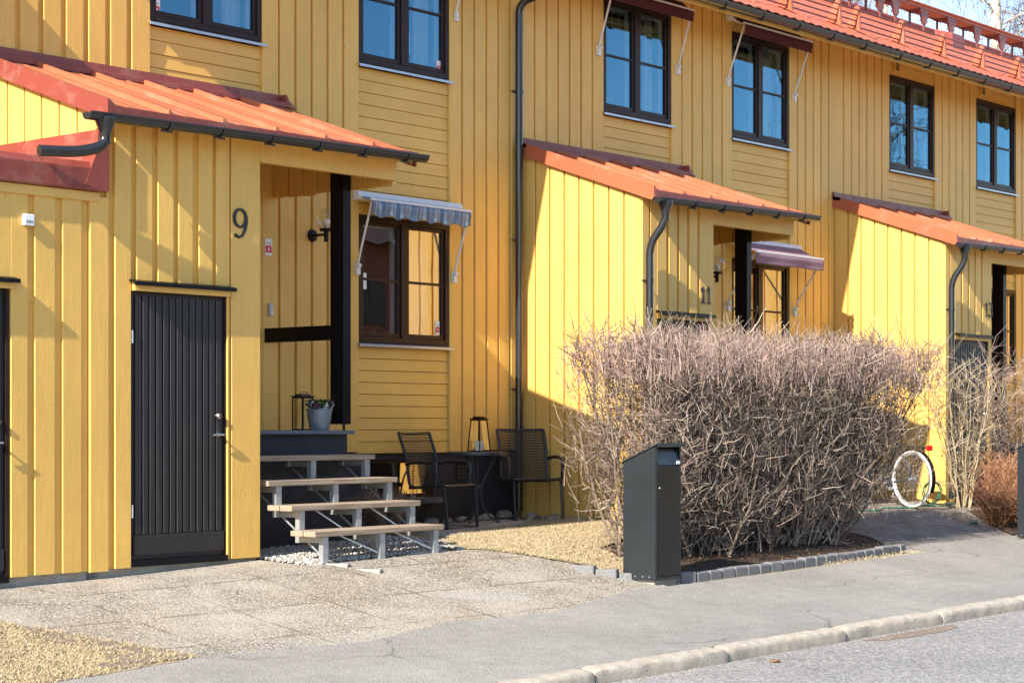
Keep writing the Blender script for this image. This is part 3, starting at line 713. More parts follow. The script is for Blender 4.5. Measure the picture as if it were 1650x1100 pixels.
def storage_door(house, x0, x1, z0, z1, n=13):
    m = MB(); yf = FY-.012
    m.box(x0, x1, yf+.012, yf+.05, z0+.02, z1)
    w = (x1-x0-.06)/n
    for i in range(n):
        a = x0+.03+i*w; m.prism([(a+.006, yf+.012), (a+.006, yf-.004), (a+.012, yf-.01), (a+w-.012, yf-.01), (a+w-.006, yf-.004), (a+w-.006, yf+.012)], lambda x, y, z: (x, y, z), z0+.22, z1-.03)
    m.box(x0+.015, x1-.015, yf-.012, yf+.012, z0+.06, z0+.215)
    d = m.build('storage_door', 'doorwood', house)
    f = MB(); f.box(x0-.03, x0-.001, FY-.022, FY+.05, z0+.01, z1+.03).box(x1+.001, x1+.03, FY-.022, FY+.05, z0+.01, z1+.03).box(x0, x1, FY-.022, FY+.05, z1+.001, z1+.03)
    f.build('door_frame', 'brown', d, bevel=.003)
    t = MB(); t.box(x0-.02, x1+.02, FY-.04, FY+.05, z0-.03, z0+.018); t.build('threshold', 'black', d, bevel=.004)
    h = MB(); hx = x1-.075; hz = z0+.99
    h.lathe([(.0, -.012), (.02, -.012), (.024, -.006), (.024, 0)], (hx, yf-.012, hz), 16, 'y'); h.tube([(hx, yf-.012, hz), (hx, yf-.06, hz)], .009, 8)
    h.tube([(hx+.02, yf-.058, hz), (hx-.06, yf-.062, hz+.002), (hx-.1, yf-.058, hz-.004)], [.01, .009, .008], 8)
    h.build('door_handle', 'chrome', d, smooth=True)
    l = MB(); l.lathe([(0, -.03), (.018, -.03), (.026, -.02), (.03, 0)], (hx, yf-.012, hz+.15), 18, 'y'); l.build('lock', 'chrome', d, smooth=True)
    for zz in (z0+.35, z1-.4):
        hg = MB(); hg.tube([(x0-.004, yf-.016, zz), (x0-.004, yf-.016, zz+.1)], .009, 8); hg.build('hinge', 'steel', d, smooth=True)
    return d
def arc(cx, cz, rx, rz, a0, a1, n): return [(cx+rx*math.cos(R(a0+(a1-a0)*k/n)), cz+rz*math.sin(R(a0+(a1-a0)*k/n))) for k in range(n+1)]
def stroke(m, pts, ws, y0, y1):
    P = [Vector(p) for p in pts]; L = []; Rr = []
    for i, p in enumerate(P):
        t = (P[min(i+1, len(P)-1)]-P[max(i-1, 0)]).normalized(); n = Vector((-t.y, t.x)); w = ws(i/(len(P)-1))/2
        L.append(p+n*w); Rr.append(p-n*w)
    for i in range(len(P)-1):
        q = [L[i], Rr[i], Rr[i+1], L[i+1]]
        m.hexa([(a.x, y0, a.y) for a in q]+[(a.x, y1, a.y) for a in q])
def number(house, txt, x, z, h, y):
    for ch, dx in zip(txt, (0, .105)):
        m = MB(); X = x+dx
        if ch == '9':
            stroke(m, arc(X, z+h*.68, h*.26, h*.3, 0, 360, 28), lambda t: h*(.07+.05*abs(math.cos(t*2*math.pi))), y-.018, y-.006)
            stroke(m, [(X+h*.27, z+h*.7), (X+h*.265, z+h*.5), (X+h*.22, z+h*.3), (X+h*.1, z+h*.1), (X-h*.06, z+h*.03), (X-h*.2, z+h*.06)], lambda t: h*(.12-.05*t), y-.0185, y-.0065)
            m.lathe([(0, -.018), (h*.07, -.018), (h*.07, -.006), (0, -.006)], (X-h*.19, y, z+h*.08), 12, 'y')
        elif ch == '1':
            m.box(X-h*.06, X+h*.06, y-.018, y-.004, z+h*.04, z+h*.9)
            m.box(X-h*.17, X+h*.17, y-.0175, y-.0045, z, z+h*.07); m.hexa([(X-h*.22, y-.0175, z+h*.72), (X, y-.0175, z+h*.86), (X, y-.0045, z+h*.86), (X-h*.22, y-.0045, z+h*.72), (X-h*.22, y-.0175, z+h*.8), (X, y-.0175, z+h*.99), (X, y-.0045, z+h*.99), (X-h*.22, y-.0045, z+h*.8)])
        else:
            stroke(m, arc(X, z+h*.72, h*.22, h*.24, 150, -80, 14), lambda t: h*.1, y-.018, y-.004)
            stroke(m, arc(X, z+h*.27, h*.25, h*.25, 80, -150, 14), lambda t: h*.11, y-.0185, y-.0045)
        m.build('house_number', 'number', house)
def wall_lamp(house, x, z):
    y = WY-.045
    l = MB(); l.lathe([(0, -.03), (.04, -.03), (.058, -.02), (.06, 0)], (x, y, z), 20, 'y'); l.tube([(x, y-.02, z), (x, y-.2, z)], .013, 10)
    l.tube([(x, y-.2, z-.07), (x, y-.2, z+.06)], .023, 12); l.lathe([(0, .03), (.062, .03), (.066, .045), (.066, .055), (0, .055)], (x, y-.2, z), 20)
    L = l.build('wall_lamp', 'black', house, smooth=True)
    g = MB(); rr = .105; cz = z+.055+.095
    g.lathe([(rr*math.sin(R(a)), -rr*math.cos(R(a))) for a in range(25, 181, 8)], (x, y-.2, cz), 28); g.build('globe', 'thinglass', L, smooth=True)
    b = MB(); b.lathe([(0, .15), (.018, .148), (.034, .13), (.036, .11), (.026, .085), (.016, .06), (.016, .05)], (x, y-.2, z), 16); b.build('light_bulb', 'bulb', L, smooth=True)
def awning(house, x0, x1, zw, kind, out, zfront, zarm, valance):
    """cassette on wall at height zw, front bar out metres forward at zfront, arms pivot at zarm"""
    c = MB(); y = WY-.05
    c.prism([(y, zw-.05), (y-.06, zw-.045), (y-.09, zw-.01), (y-.07, zw+.04), (y, zw+.05)], lambda yy, zz, x: (x, yy, zz), x0-.02, x1+.02)
    a = c.build('awning', 'white', house, smooth=False, bevel=.004)
    yf = y-out
    f = MB(); n = 48
    top = 8; drape = []
    for j in range(top+1):
        t = j/top; yy = y-.06+(yf-(y-.06))*t; zz = zw+.005+(zfront-zw-.005)*t-.015*math.sin(math.pi*t)
        drape.append((yy, zz))
    val = 6
    for j in range(1, val+1): drape.append((yf-.012-.006*math.sin(j), zfront-valance*j/val))
    rows = len(drape)
    q = random.Random(int(x0*10))
    for (yy, zz), j in zip(drape, range(rows)):
        for k in range(n+1):
            t = k/n; x = x0+.02+(x1-x0-.04)*t
            dz = 0; dy = 0
            if j > top:
                s = (j-top)/val
                if kind == 'stripes': dz = -.03*s*(.5-.5*math.cos(t*2*math.pi*6.0)); dy = .012*s*math.sin(t*2*math.pi*9)
                elif kind == 'mauve': dz = .004*s*math.sin(t*13); dy = .008*s*math.sin(t*11)
            f.v.append((x, yy+dy, zz+dz))
    for j in range(rows-1):
        for k in range(n):
            b = j*(n+1)+k; f.f.append((b, b+1, b+n+2, b+n+1)); f.mi.append(0)
    fo = f.build('awning_cloth', kind, a, smooth=True, fix=False)
    s = fo.modifiers.new('s', 'SOLIDIFY'); s.thickness = .002
    b = MB(); b.box(x0, x1, yf-.012, yf+.012, zfront-.002, zfront+.022); b.build('front_bar', 'white', a, bevel=.003)
    for x in (x0+.03, x1-.03):
        m = MB(); xo = x
        m.tube(bend([(xo, y-.01, zarm), (xo, y-.035, zarm+.1), (xo, yf+.01, zfront-.02)], 5, .08), .0115, 8)
        m.box(xo-.025, xo+.025, y-.03, y+.012, zarm-.07, zarm+.04); m.lathe([(0, -.02), (.022, -.02), (.022, .02), (0, .02)], (xo, y-.03, zarm+.02), 12, 'x')
        m.build('awning_arm', 'white', a, smooth=True)
    return a
def downpipe(house, pts, clamps, r=.04, funnel=None):
    m = MB(); m.tube(bend(pts, 7, .13), r, 16); p = m.build('downpipe', 'gutter', house, smooth=True)
    for c in clamps:
        b = MB(); b.tube([(c[0], c[1], c[2]-.02), (c[0], c[1], c[2]+.02)], r+.005, 16); b.tube([c, (c[0]-.09, c[1]+.03, c[2])], .009, 6); b.tube([c, (c[0], c[1]+.1, c[2])], .009, 6)
        b.build('pipe_clamp', 'gutter', p, smooth=True)
    for z in (2.3,):
        pass
    if funnel:
        f = MB(); f.lathe([(.042, -.20), (.045, -.12), (.085, -.02), (.075, .0)], funnel, 16); f.build('outlet', 'gutter', p, smooth=True)
    return p

def house(no, label):
    X0 = YL[no]; XE = X0+6.52
    H = thing('row_house', (X0, WY, .1), label, 'house', 'yellow row houses')
    ya = X0 - (.35 if no == 9 else 0)         # porch end wall plane
    c1, c2 = (X0+1.43, X0+2.76), (X0+4.03, X0+5.36)
    zT = 6.3; uz0, uz1 = 4.66, 5.98
    # ---- main facade
    P = fplane(WY); m = MB(); per = .205 if no != 9 else .215
    zb = .80
    mo = MB(); boards(mo, P, (9.0 if no == 9 else X0), c1[0], 3.6, zT, .245 if no == 9 else per, .055 if no == 9 else .03, d0=.008, th=.036)
    boards(m, P, c1[1], c2[0], zb, zT, .2, .03, d0=.008)
    boards(m, P, c2[1], XE, zb, zT, .2, .03, d0=.008)
    if no == 9: pass
    # inside the porch
    ix0 = X0+1.26
    boards(m, P, ix0, c1[1]-.0015, 1.02, 4.0, .2, .035, holes=[(ix0+.2, ix0+1.12, 0, 3.1)], d0=.0075)
    def panel(c, za, zb_, hh=.118):
        hp = MB(); hboards(hp, P, c[0]+.003, c[1]-.003, za, zb_, hh, 0); hp.build('cladding_panel', 'yellow_panel', H)
    panel(c1, 4.0, uz0-.045); panel(c1, uz1, zT, .13)
    l0, l1 = 1.89, 3.15
    panel(c2, zb-.02, l0-.045); panel(c2, l1+.002, uz0-.045); panel(c2, uz1, zT, .13)
    m.build('facade_wall', 'yellow', H); mo.build('facade_wall', 'yellow_old' if no == 9 else 'yellow', H)
    # plinth
    p = MB(); bw = (c2[0]+.2, c2[0]+1.15)
    p.box(c1[1]-.1, bw[0], WY+.03, WY+.12, -.5, zb+.01).box(bw[1], XE, WY+.03, WY+.12, -.5, zb+.01).box(bw[0], bw[1], WY+.03, WY+.12, -.5, .32).box(bw[0], bw[1], WY+.03, WY+.12, .72, zb+.01)
    pl = p.build('plinth', 'plinth', H)
    b = MB(); b.box(bw[0], bw[1], WY-.12, WY+.03, .27, .325); b.build('basement_ledge', 'slate', pl)
    b = MB(); b.box(bw[0], bw[0]+.05, WY+.04, WY+.1, .325, .72).box(bw[1]-.05, bw[1], WY+.04, WY+.1, .325, .72).box(bw[0]+.05, bw[1]-.05, WY+.04, WY+.1, .68, .72).box(bw[0]+.05, bw[1]-.05, WY+.04, WY+.1, .325, .365)
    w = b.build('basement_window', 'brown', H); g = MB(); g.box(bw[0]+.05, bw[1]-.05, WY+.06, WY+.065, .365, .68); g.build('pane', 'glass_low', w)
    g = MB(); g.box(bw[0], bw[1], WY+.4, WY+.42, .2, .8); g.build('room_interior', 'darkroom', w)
    v = MB()
    for k in range(5): v.box(bw[1]+.35, bw[1]+.55, WY+.005, WY+.028, .5+.04*k, .522+.04*k)
    v.build('plinth_vent', 'table', H)
    # side and back walls, storage side
    s = MB(); s.box(X0+.02, XE-.02, 21.4, 21.6, -.3, 6.3); s.build('back_wall', 'yellow_panel', H)
    if no == 15:
        s = MB(); s.box(XE-.2, XE-.02, WY+.13, 21.4, -.3, 6.3); s.build('side_wall', 'yellow_panel', H)
    if no == 9:
        s = MB(); s.box(9.0, 9.15, WY+.13, 21.4, 3.0, 6.3); s.build('side_wall', 'yellow_panel', H)
    # ---- windows
    W = []
    W.append(window(H, c1[0], c1[1], uz0, uz1, no, curtain='valance' if no == 11 else 'sides'))
    W.append(window(H, c2[0], c2[1], uz0, uz1, no+1, curtain='valance' if no == 11 else 'sides'))
    W.append(window(H, c2[0], c2[1], l0, l1, no+2, curtain='wide'))
    # ---- porch end wall (facing left) and storage front
    e = MB(); boards(e, xplane(ya), FY+.0, WY-.05, (.06 if no > 9 else 3.25), lambda y: 3.42+(y-FY)*.37, .2 if no > 9 else .235, .022, d0=.0, first=0)
    e.build('porch_end_wall', 'yellow', H)
    fx1 = X0+1.26
    dx0, dx1 = (9.37, 10.31) if no == 9 else (X0+.25, X0+1.15)
    dz1 = 2.1 if no == 9 else 2.17; dz0 = .0 if no == 9 else .07
    f = MB()
    if no == 9:
        FB = [(9.197, 9.352), (9.405, 9.56), (9.615, 9.77), (9.82, 9.965), (10.03, 10.17), (10.21, 10.348), (10.368, fx1)]
        f.box(ya, dx0-.012, FY+.0, FY+.03, -.03, 3.42).box(dx0-.012, dx1+.012, FY+.0, FY+.03, dz1+.03, 3.42).box(dx1+.012, fx1-.001, FY+.0, FY+.03, -.01, 3.42)
        TL = .034
        one = lambda a, b, z0_, z1_: boards(f, fplane(FY), a, b, z0_, z1_, b-a, 0, d0=0, th=TL, base=False, jit=.004)
        one(8.965, 9.14, -.045, 2.80); one(ya-.022, 9.14, 3.32, 3.42); one(9.12, 9.14, 2.8, 3.32)
        one(FB[0][0], FB[0][1], -.035, 3.42)
        for a_, b_ in FB[1:5]: one(a_, b_, dz1+.06, 3.42)
        one(FB[5][0], dx1+.012, dz1+.06, 3.42); one(dx1+.012, FB[5][1], -.02, 3.42); one(*FB[6], -.02, 3.42)
    else:
        boards(f, fplane(FY), ya-.022, dx0-.015, .05, 3.42, .13, .025, d0=0, th=.034)
        boards(f, fplane(FY), dx0-.015, dx1+.02, dz1+.06, 3.42, .2, .045, d0=0, th=.034)
        boards(f, fplane(FY), dx1+.02, fx1, .05, 3.42, .16, .022, d0=0, th=.034)
    f.build('porch_front_wall', 'yellow_old' if no == 9 else 'yellow', H)
    s = MB(); s.box(fx1-.03, fx1-.001, FY+.001, WY-.05, 0, 3.42); s.box(ya+.03, fx1-.04, FY+.03, WY-.06, -.02, 0.0); s.build('porch_side_wall', 'yellow', H)
    s = MB(); s.box(ya+.01, dx0-.03, FY+.012, FY+.10, -.6, .05 if no > 9 else -.012).box(dx0-.03, dx1+.03, FY+.006, FY+.10, -.6, dz0-.03).box(dx1+.03, fx1-.01, FY+.012, FY+.10, -.6, .05 if no > 9 else 0.0)
    s.box(ya+.012, ya+.06, FY+.1, WY, -.6, .1)
    s.build('porch_footing', 'concrete' if no == 9 else 'plinth', H)
    storage_door(H, dx0, dx1, dz0, dz1); drip_lintel(H, dx0, dx1, dz1+.045)
    if no < 15: number(H, str(no), 10.455 if no == 9 else X0+(1.06 if no == 11 else 1.11), 2.59 if no == 9 else (2.37 if no == 11 else 2.51), .24 if no == 9 else .19, FY-.028)
    # ---- beam, gable skirt, post, rail, landing
    xr = X0+2.88
    b = MB(); b.box(fx1+.001, xr, FY-.03, FY+.03, 3.235, 3.42); b.box(fx1+.002, xr-.002, FY-.026, FY+.1, 3.42, 3.46); b.build('porch_beam', 'yellow', H, bevel=.004)
    gk = MB(); boards(gk, xplane(xr+.0), FY+.03, WY-.05, 3.2, lambda y: 3.40+(y-FY)*.37, .2, .02, d0=-.03, th=.022); gk.build('porch_gable', 'yellow', H)
    ps = MB(); ps.box(xr-.1, xr-.0, 12.50, 12.55, 1.075, 3.34).box(xr-.1, xr-.05, 12.55, 12.67, 1.075, 3.4).box(xr-.05, xr+.0, 12.63, 12.67, 1.075, 3.34)
    ps.tube([(xr-.05, 12.54, 1.02), (xr-.05, 12.54, 1.08)], .012, 8)
    ps.build('porch_post', 'black', H, bevel=.004)
    rl = MB(); rl.box(xr-.1, xr-.06, 12.672, WY-.045, 1.84, 1.975); rl.build('porch_rail', 'black', H, bevel=.004)
    ld = MB(); ld.box(fx1+.001, xr+.02, 12.47, WY-.045, .985, 1.02); ln = ld.build('landing', 'slate', H, bevel=.005)
    lw = MB(); lw.box(fx1+.005, xr-.02, 12.53, WY-.03, -.2, .984); lw.box(xr-.02, c2[0]+.1, WY-.0, WY+.029, -.2, .79) if False else None
    lw.build('landing_base', 'plinth', ln)
    fd = MB(); fd.box(ix0+.2, ix0+1.12, WY-.02, WY+.02, 1.03, 3.1); fdo = fd.build('front_door', 'doorwood', H); h = MB(); h.tube([(ix0+.3, WY-.03, 2.05), (ix0+.3, WY-.07, 2.05), (ix0+.42, WY-.07, 2.05)], .01, 8); h.build('door_handle', 'chrome', fdo)
    # ---- porch roof and gutter
    rx0 = ya-.06
    porch_roof(H, rx0, xr+.06, xr+.08)
    gx0 = rx0-.02 if no > 9 else 8.76
    gutter_run('gutter', H, gx0, xr+.11, 11.685, 3.385, 3.44, .056, .53, .62 if no > 9 else .75)
    # ---- main roof
    ov = 0
    m = MB(); sl = .5; rz = lambda y: 6.06+(y-12.8)*sl
    yE, yR = 12.80, 17.1; mx0, mx1 = (8.9 if no == 9 else X0), XE
    n = int(round((mx1-mx0)/.2)); w = (mx1-mx0)/n
    rows = 6
    for j in range(rows):
        ya_, yb_ = yE+(yR-yE)*j/rows, yE+(yR-yE)*(j+1)/rows+.0
        pr = []
        for i in range(n):
            a = mx0+i*w
            pr += [(a, .0), (a+w*.3, .0), (a+w*.45, .011), (a+w*.75, .013), (a+w*.9, .005)]
        pr.append((mx1, 0)); k = len(m.v); N = len(pr)
        for yy, ex in ((ya_, .007), (yb_, 0)): m.v += [(x, yy, rz(yy)+dz+ex) for x, dz in pr]
        m.v += [(x, ya_, rz(ya_)-.004+dz*.9) for x, dz in pr]
        for i in range(N-1):
            m.f.append((k+i, k+i+1, k+N+i+1, k+N+i)); m.f.append((k+2*N+i, k+2*N+i+1, k+i+1, k+i)); m.mi += [0, 0]
    rf = m.build('roof', 'roofo', H, fix=False)
    c = MB(); c.prism([(yE+.03, rz(yE)-.03), (yR, rz(yR)-.03), (21.9, rz(yR)-.03-(21.9-yR)*.47), (21.9, rz(yR)-.17-(21.9-yR)*.47), (yR, rz(yR)-.2), (yE+.05, rz(yE)-.15)], lambda y, z, x: (x, y, z), mx0+.005, mx1-.005); c.build('roof_deck', 'yellow_panel', H)
    fs = MB(); fs.box(mx0+.003, mx1-.003, yE+.075, yE+.105, 5.92, 6.08); fs.build('fascia', 'yellow_panel', H, bevel=.003)
    if no == 9:
        bb = MB(); bb.prism([(yE, rz(yE)+.05), (yR, rz(yR)+.05), (yR, rz(yR)-.17), (yE, rz(yE)-.15)], lambda y, z, x: (x, y, z), mx0-.03, mx0-.001); bb.build('bargeboard', 'trim', rf)
    rg = MB(); rg.tube([(mx0, yR, rz(yR)+.01), (mx1, yR, rz(yR)+.01)], .08, 10); rg.build('ridge_cap', 'trim', rf, smooth=True)
    gutter_run('gutter', H, mx0, mx1-.005, 12.79, 6.0, 6.0, .072, .8, .3)
    # snow guards
    x = mx0+.3
    ys = 13.45; nn = 0
    sg = MB()
    for k in range(4): sg.tube([(mx0, ys-.02-.02*k, rz(ys)+.06+.07*k), (mx1, ys-.02-.02*k, rz(ys)+.06+.07*k)], .011, 6)
    sgo = sg.build('snow_guard', 'trim', rf, smooth=True)
    while x < mx1:
        b = MB(); b.prism([(ys-.1, rz(ys-.1)+.02), (ys+.12, rz(ys+.12)+.02), (ys-.02, rz(ys)+.33), (ys-.08, rz(ys)+.33)], lambda y, z, xx: (xx, y, z), x-.02, x+.02)
        b.box(x-.06, x+.06, ys-.25, ys-.1, 0, 0) if False else None
        b.prism([(ys-.35, rz(ys-.35)+.03), (ys+.1, rz(ys+.1)+.03), (ys+.1, rz(ys+.1)+.04), (ys-.35, rz(ys-.35)+.04)], lambda y, z, xx: (xx, y, z), x-.05, x+.05)
        b.build('guard_bracket', 'roofo', sgo); x += 1.2
    # roof walkway
    yw, zw = 16.75, 8.42
    wk = MB(); wk.box(mx0, mx1, yw-.17, yw-.16, zw-.03, zw+.03).box(mx0, mx1, yw+.16, yw+.17, zw-.03, zw+.03)
    xx = mx0
    while xx < mx1: wk.box(xx, xx+.012, yw-.16, yw+.16, zw-.012, zw+.02); xx += .05
    for yy in (-.1, -.03, .04, .11): wk.box(mx0, mx1, yw+yy, yw+yy+.01, zw-.013, zw+.019)
    wk.tube([(mx0, yw-.18, zw+.03), (mx1, yw-.18, zw+.03)], .022, 8)
    wo = wk.build('roof_walkway', 'roofo', rf)
    x = mx0+.5
    while x < mx1:
        b = MB()
        for dy in (-.14, .14): b.box(x-.03, x+.03, yw+dy-.01, yw+dy+.01, rz(min(yw+dy, yR))+.0, zw-.03)
        for zz in (.05, .13, .21): b.box(x-.12, x+.12, yw-.15, yw-.12, zw-.03-zz-.012, zw-.03-zz+.012)
        b.box(x-.14, x+.14, yw-.16, yw+.15, zw-.05, zw-.03)
        b.hexa([(x-.05, yw-.16, zw-.3), (x+.05, yw-.16, zw-.3), (x+.05, yw-.12, zw-.3), (x-.05, yw-.12, zw-.3), (x-.16, yw-.16, zw-.05), (x+.16, yw-.16, zw-.05), (x+.16, yw-.12, zw-.05), (x-.16, yw-.12, zw-.05)])
        b.build('walkway_bracket', 'trim', wo); x += 1.0
    # inner vents above upper windows
    for cc in ((c1[0]+.22, c2[0]+.22) if no == 13 else ()):
        v = MB(); v.box(cc-.07, cc+.07, WY-.05, WY-.012, 6.03, 6.21)
        vv = v.build('wall_vent', 'yellow_panel', H, bevel=.004)
        v = MB()
        for k in range(6): v.box(cc-.045, cc+.045, WY-.056, WY-.051, 6.055+.022*k, 6.066+.022*k)
        v.build('vent_slat', 'brown', vv)
    return H, W, c1, c2, (l0, l1, uz0, uz1), rf

# ------------------------------------------------------------------ the houses
H9, W9, a1, a2, Z, rf9 = house(9, 'nearest yellow row house, number 9, with blue striped awning over a window')
H11, W11, b1, b2, _, rf11 = house(11, 'middle yellow row house, number 11, with maroon upper awnings and faded mauve awning')
H13, W13, d1, d2, _, rf13 = house(13, 'farthest yellow row house, number 13, with small vents above its upper windows')
H15, W15, e1, e2, _, rf15 = house(15, 'house beyond number 13, of which only the orange roof shows at top right')
# house 9 extras
awning(H9, 13.38, 14.86, 3.33, 'stripes', .22, 3.27, 2.62, .14)
wall_lamp(H9, 12.81, 2.89); wall_lamp(H11, 19.36, 2.87); wall_lamp(H13, 25.86, 2.87)
sticker(H9, 12.25, 2.74, .085, .16, WY-.045)
db = MB(); db.box(12.245, 12.29, WY-.07, WY-.045, 2.09, 2.21); dbo = db.build('doorbell', 'steel', H9, bevel=.004)
b = MB(); b.box(12.258, 12.277, WY-.075, WY-.0701, 2.11, 2.135); b.build('bell_button', 'whiteplastic', dbo)
sticker(W9[1], 14.66, 4.78, .07, .13, WY+.006); sticker(W9[2], 14.64, 2.07, .06, .14, WY+.006); sticker(W9[0], 10.96, 4.79, .075, .15, WY+.006)
MB().box(13.5, 13.6, WY+.002, WY+.006, 2.42, 2.58).build('paper_note', 'whiteplastic', W9[2])
# lamp shade and bowl on the sill inside window upstairs
l = MB(); l.lathe([(.09, 0), (.09, .2), (.088, .2), (.088, 0)], (14.33, WY+.22, 4.9), 20); l.build('lamp_shade', 'white', W9[1], smooth=True)
l = MB(); l.lathe([(.02, .12), (.05, .09), (.06, .05), (.04, 0), (0, 0)], (14.33, WY+.22, 4.72), 16); l.build('lamp_base', 'white', W9[1], smooth=True)
l = MB(); l.lathe([(.0, .09), (.05, .07), (.075, .02), (.06, -.05), (0, -.08)], (21.0, WY+.25, 5.18), 16); l.build('paper_lamp', 'white', W11[1], smooth=True)
# spiky plant inside window of 11
l = MB()
for k in range(26):
    a = R(rnd.uniform(20, 160)); q = rnd.uniform(-.5, .5); L = rnd.uniform(.2, .38); bx = 17.62
    p0 = Vector((bx, WY+.24, 4.78)); d = Vector((math.cos(a), q*.4, math.sin(a)))
    l.tube([p0, p0+d*L*.6, p0+d*L+Vector((d.x*.08, 0, -.05))], [.008, .007, .001], 4)
l.build('dried_plant', 'curtain', W11[0])
# arms of awning above upper window of 9
m = MB(); m.tube(bend([(14.86, WY-.05, 5.36), (14.86, WY-.08, 5.46), (14.86, WY-.4, 6.0)], 4, .06), .012, 8); m.box(14.84, 14.88, WY-.08, WY-.045, 5.28, 5.38); m.build('awning_arm', 'white', H9)
awning(H11, 17.24, 18.84, 6.14, 'maroon', .22, 6.0, 5.34, .13)
awning(H11, 19.84, 21.43, 6.14, 'maroon', .26, 6.01, 5.34, .14)
awning(H11, 19.84, 21.44, 3.36, 'mauve', .42, 3.19, 2.55, .14)
# downpipes
downpipe(H11, [(16.05, 12.79, 5.93), (16.02, 12.85, 5.8), (15.8, 13.48, 5.62), (15.8, 13.48, .15)], [(15.8, 13.48, 4.66), (15.8, 13.48, 3.06), (15.8, 13.48, 1.45)], .042)
for (hh, x0) in ((H11, 15.95), (H13, 22.45)):
    downpipe(hh, [(x0+.06, 11.685, 3.33), (x0+.06, 11.685, 3.15), (x0-.0, 11.84, 2.93), (x0-.0, 11.84, .12)], [(x0-.0, 11.84, 2.55), (x0-.0, 11.84, 1.0)], .04, (x0+.06, 11.685, 3.37))
downpipe(H9, [(8.93, 11.685, 3.33), (8.93, 11.685, 3.15), (8.72, 11.74, 3.09), (8.42, 11.80, 3.075)], [], .043, (8.93, 11.685, 3.37))
# chimney hood on roof of 13
rzf = lambda y: 6.06+(y-12.8)*.5
# vent hood of house 13
m = MB(); m.hexa([(30.3-1.6, 16.0, rzf(16.0)), (30.9-1.6, 16.0, rzf(16.0)), (30.9-1.6, 16.4, rzf(16.4)), (30.3-1.6, 16.4, rzf(16.4)), (30.3-1.6, 15.98, 8.0), (30.9-1.6, 15.98, 8.0), (30.9-1.6, 16.42, 8.05), (30.3-1.6, 16.42, 8.05)])
# ------------------------------------------------------------------ house 7 (its low storage wing)
H7 = thing('row_house', (5.5, WY, 0), 'yellow house wing with flat red edged roof at the left of number 9', 'house', 'yellow row houses')
f = MB(); dl = (7.33, 8.24)
f.box(8.262, 8.963, FY+.0, FY+.03, -.04, 2.80)
for a_, b_ in ((8.262, 8.41), (8.47, 8.65), (8.718, 8.892)): boards(f, fplane(FY), a_, b_, -.045, 2.80, b_-a_, 0, d0=0, th=.028, base=False)
boards(f, fplane(FY), dl[0]-.03, dl[1]+.03, 2.14, 2.80, .24, .07, d0=0, th=.028)
boards(f, fplane(FY), 3.6, dl[0]-.03, -.16, 2.80, .24, .07, d0=0, th=.028)
f.build('porch_front_wall', 'yellow_old', H7)
storage_door(H7, dl[0], dl[1]-.02, -.05, 2.08); drip_lintel(H7, dl[0], dl[1], 2.1)
b = MB(); b.box(3.6, 9.05, FY-.045, FY-.0, 2.76, 2.83); b.build('frieze_board', 'yellow', H7, bevel=.003)
b = MB(); b.prism([(FY-.06, 2.835), (FY-.085, 2.842), (FY-.09, 3.0), (FY-.05, 3.055), (FY+.06, 3.06), (FY+.06, 2.84)], lambda y, z, x: (x, y, z), 3.6, 9.03)
rd = b.build('roof_edge', 'trim', H7, bevel=.006)
b = MB(); b.box(3.6, 9.03, FY+.061, WY, 2.98, 3.02); b.build('flat_roof', 'trim', H7)
b = MB(); b.box(9.025, 9.044, FY-.02, WY, 2.98, 3.31); b.build('wall_flashing', 'trim', H7)
b = MB(); b.prism([(8.86, 2.84), (9.1, 2.84), (9.1, 3.30), (9.0, 3.30), (8.97, 3.1)], lambda x, z, y: (x, y, z), FY-.093, FY-.035)
b.build('corner_flashing', 'trim', H7)
b = MB(); b.box(4, 8.9, WY+.0, WY+.1, 3.02, 4.95); b.box(3.6, 8.9, 21.4, 21.6, -.3, 4.9); b.build('facade_wall', 'yellow', H7)
b = MB(); b.prism([(13.2, 4.95), (17.1, 6.9), (21.9, 5.0), (21.9, 4.8), (17.1, 6.7), (13.2, 4.75)], lambda y, z, x: (x, y, z), 3.6, 8.86); b.build('roof', 'roofo', H7)
s = MB(); s.box(3.6, 8.96, FY+.012, FY+.1, -.7, -.03); s.build('porch_footing', 'concrete', H7)
s = MB(); s.box(3.6, 3.75, FY+.03, WY, -.3, 2.98); s.build('porch_end_wall', 'yellow', H7)
b = MB(); b.box(8.355, 8.445, FY-.062, FY-.028, 2.53, 2.615); bx = b.build('outdoor_sensor', 'whiteplastic', H7, bevel=.006)
b = MB(); b.box(8.37, 8.43, FY-.0635, FY-.0622, 2.55, 2.57); b.build('sensor_label', 'sill', bx)
m = MB(); m.prism([(15.45, rzf(15.45)-.05), (15.8, rzf(15.8)-.05), (15.8, rzf(15.8)+.2), (15.47, rzf(15.45)+.27)], lambda y, z, x: (x, y, z), 29.35, 29.78)
m.build('roof_vent_hood', 'trim', rf15, bevel=.006)

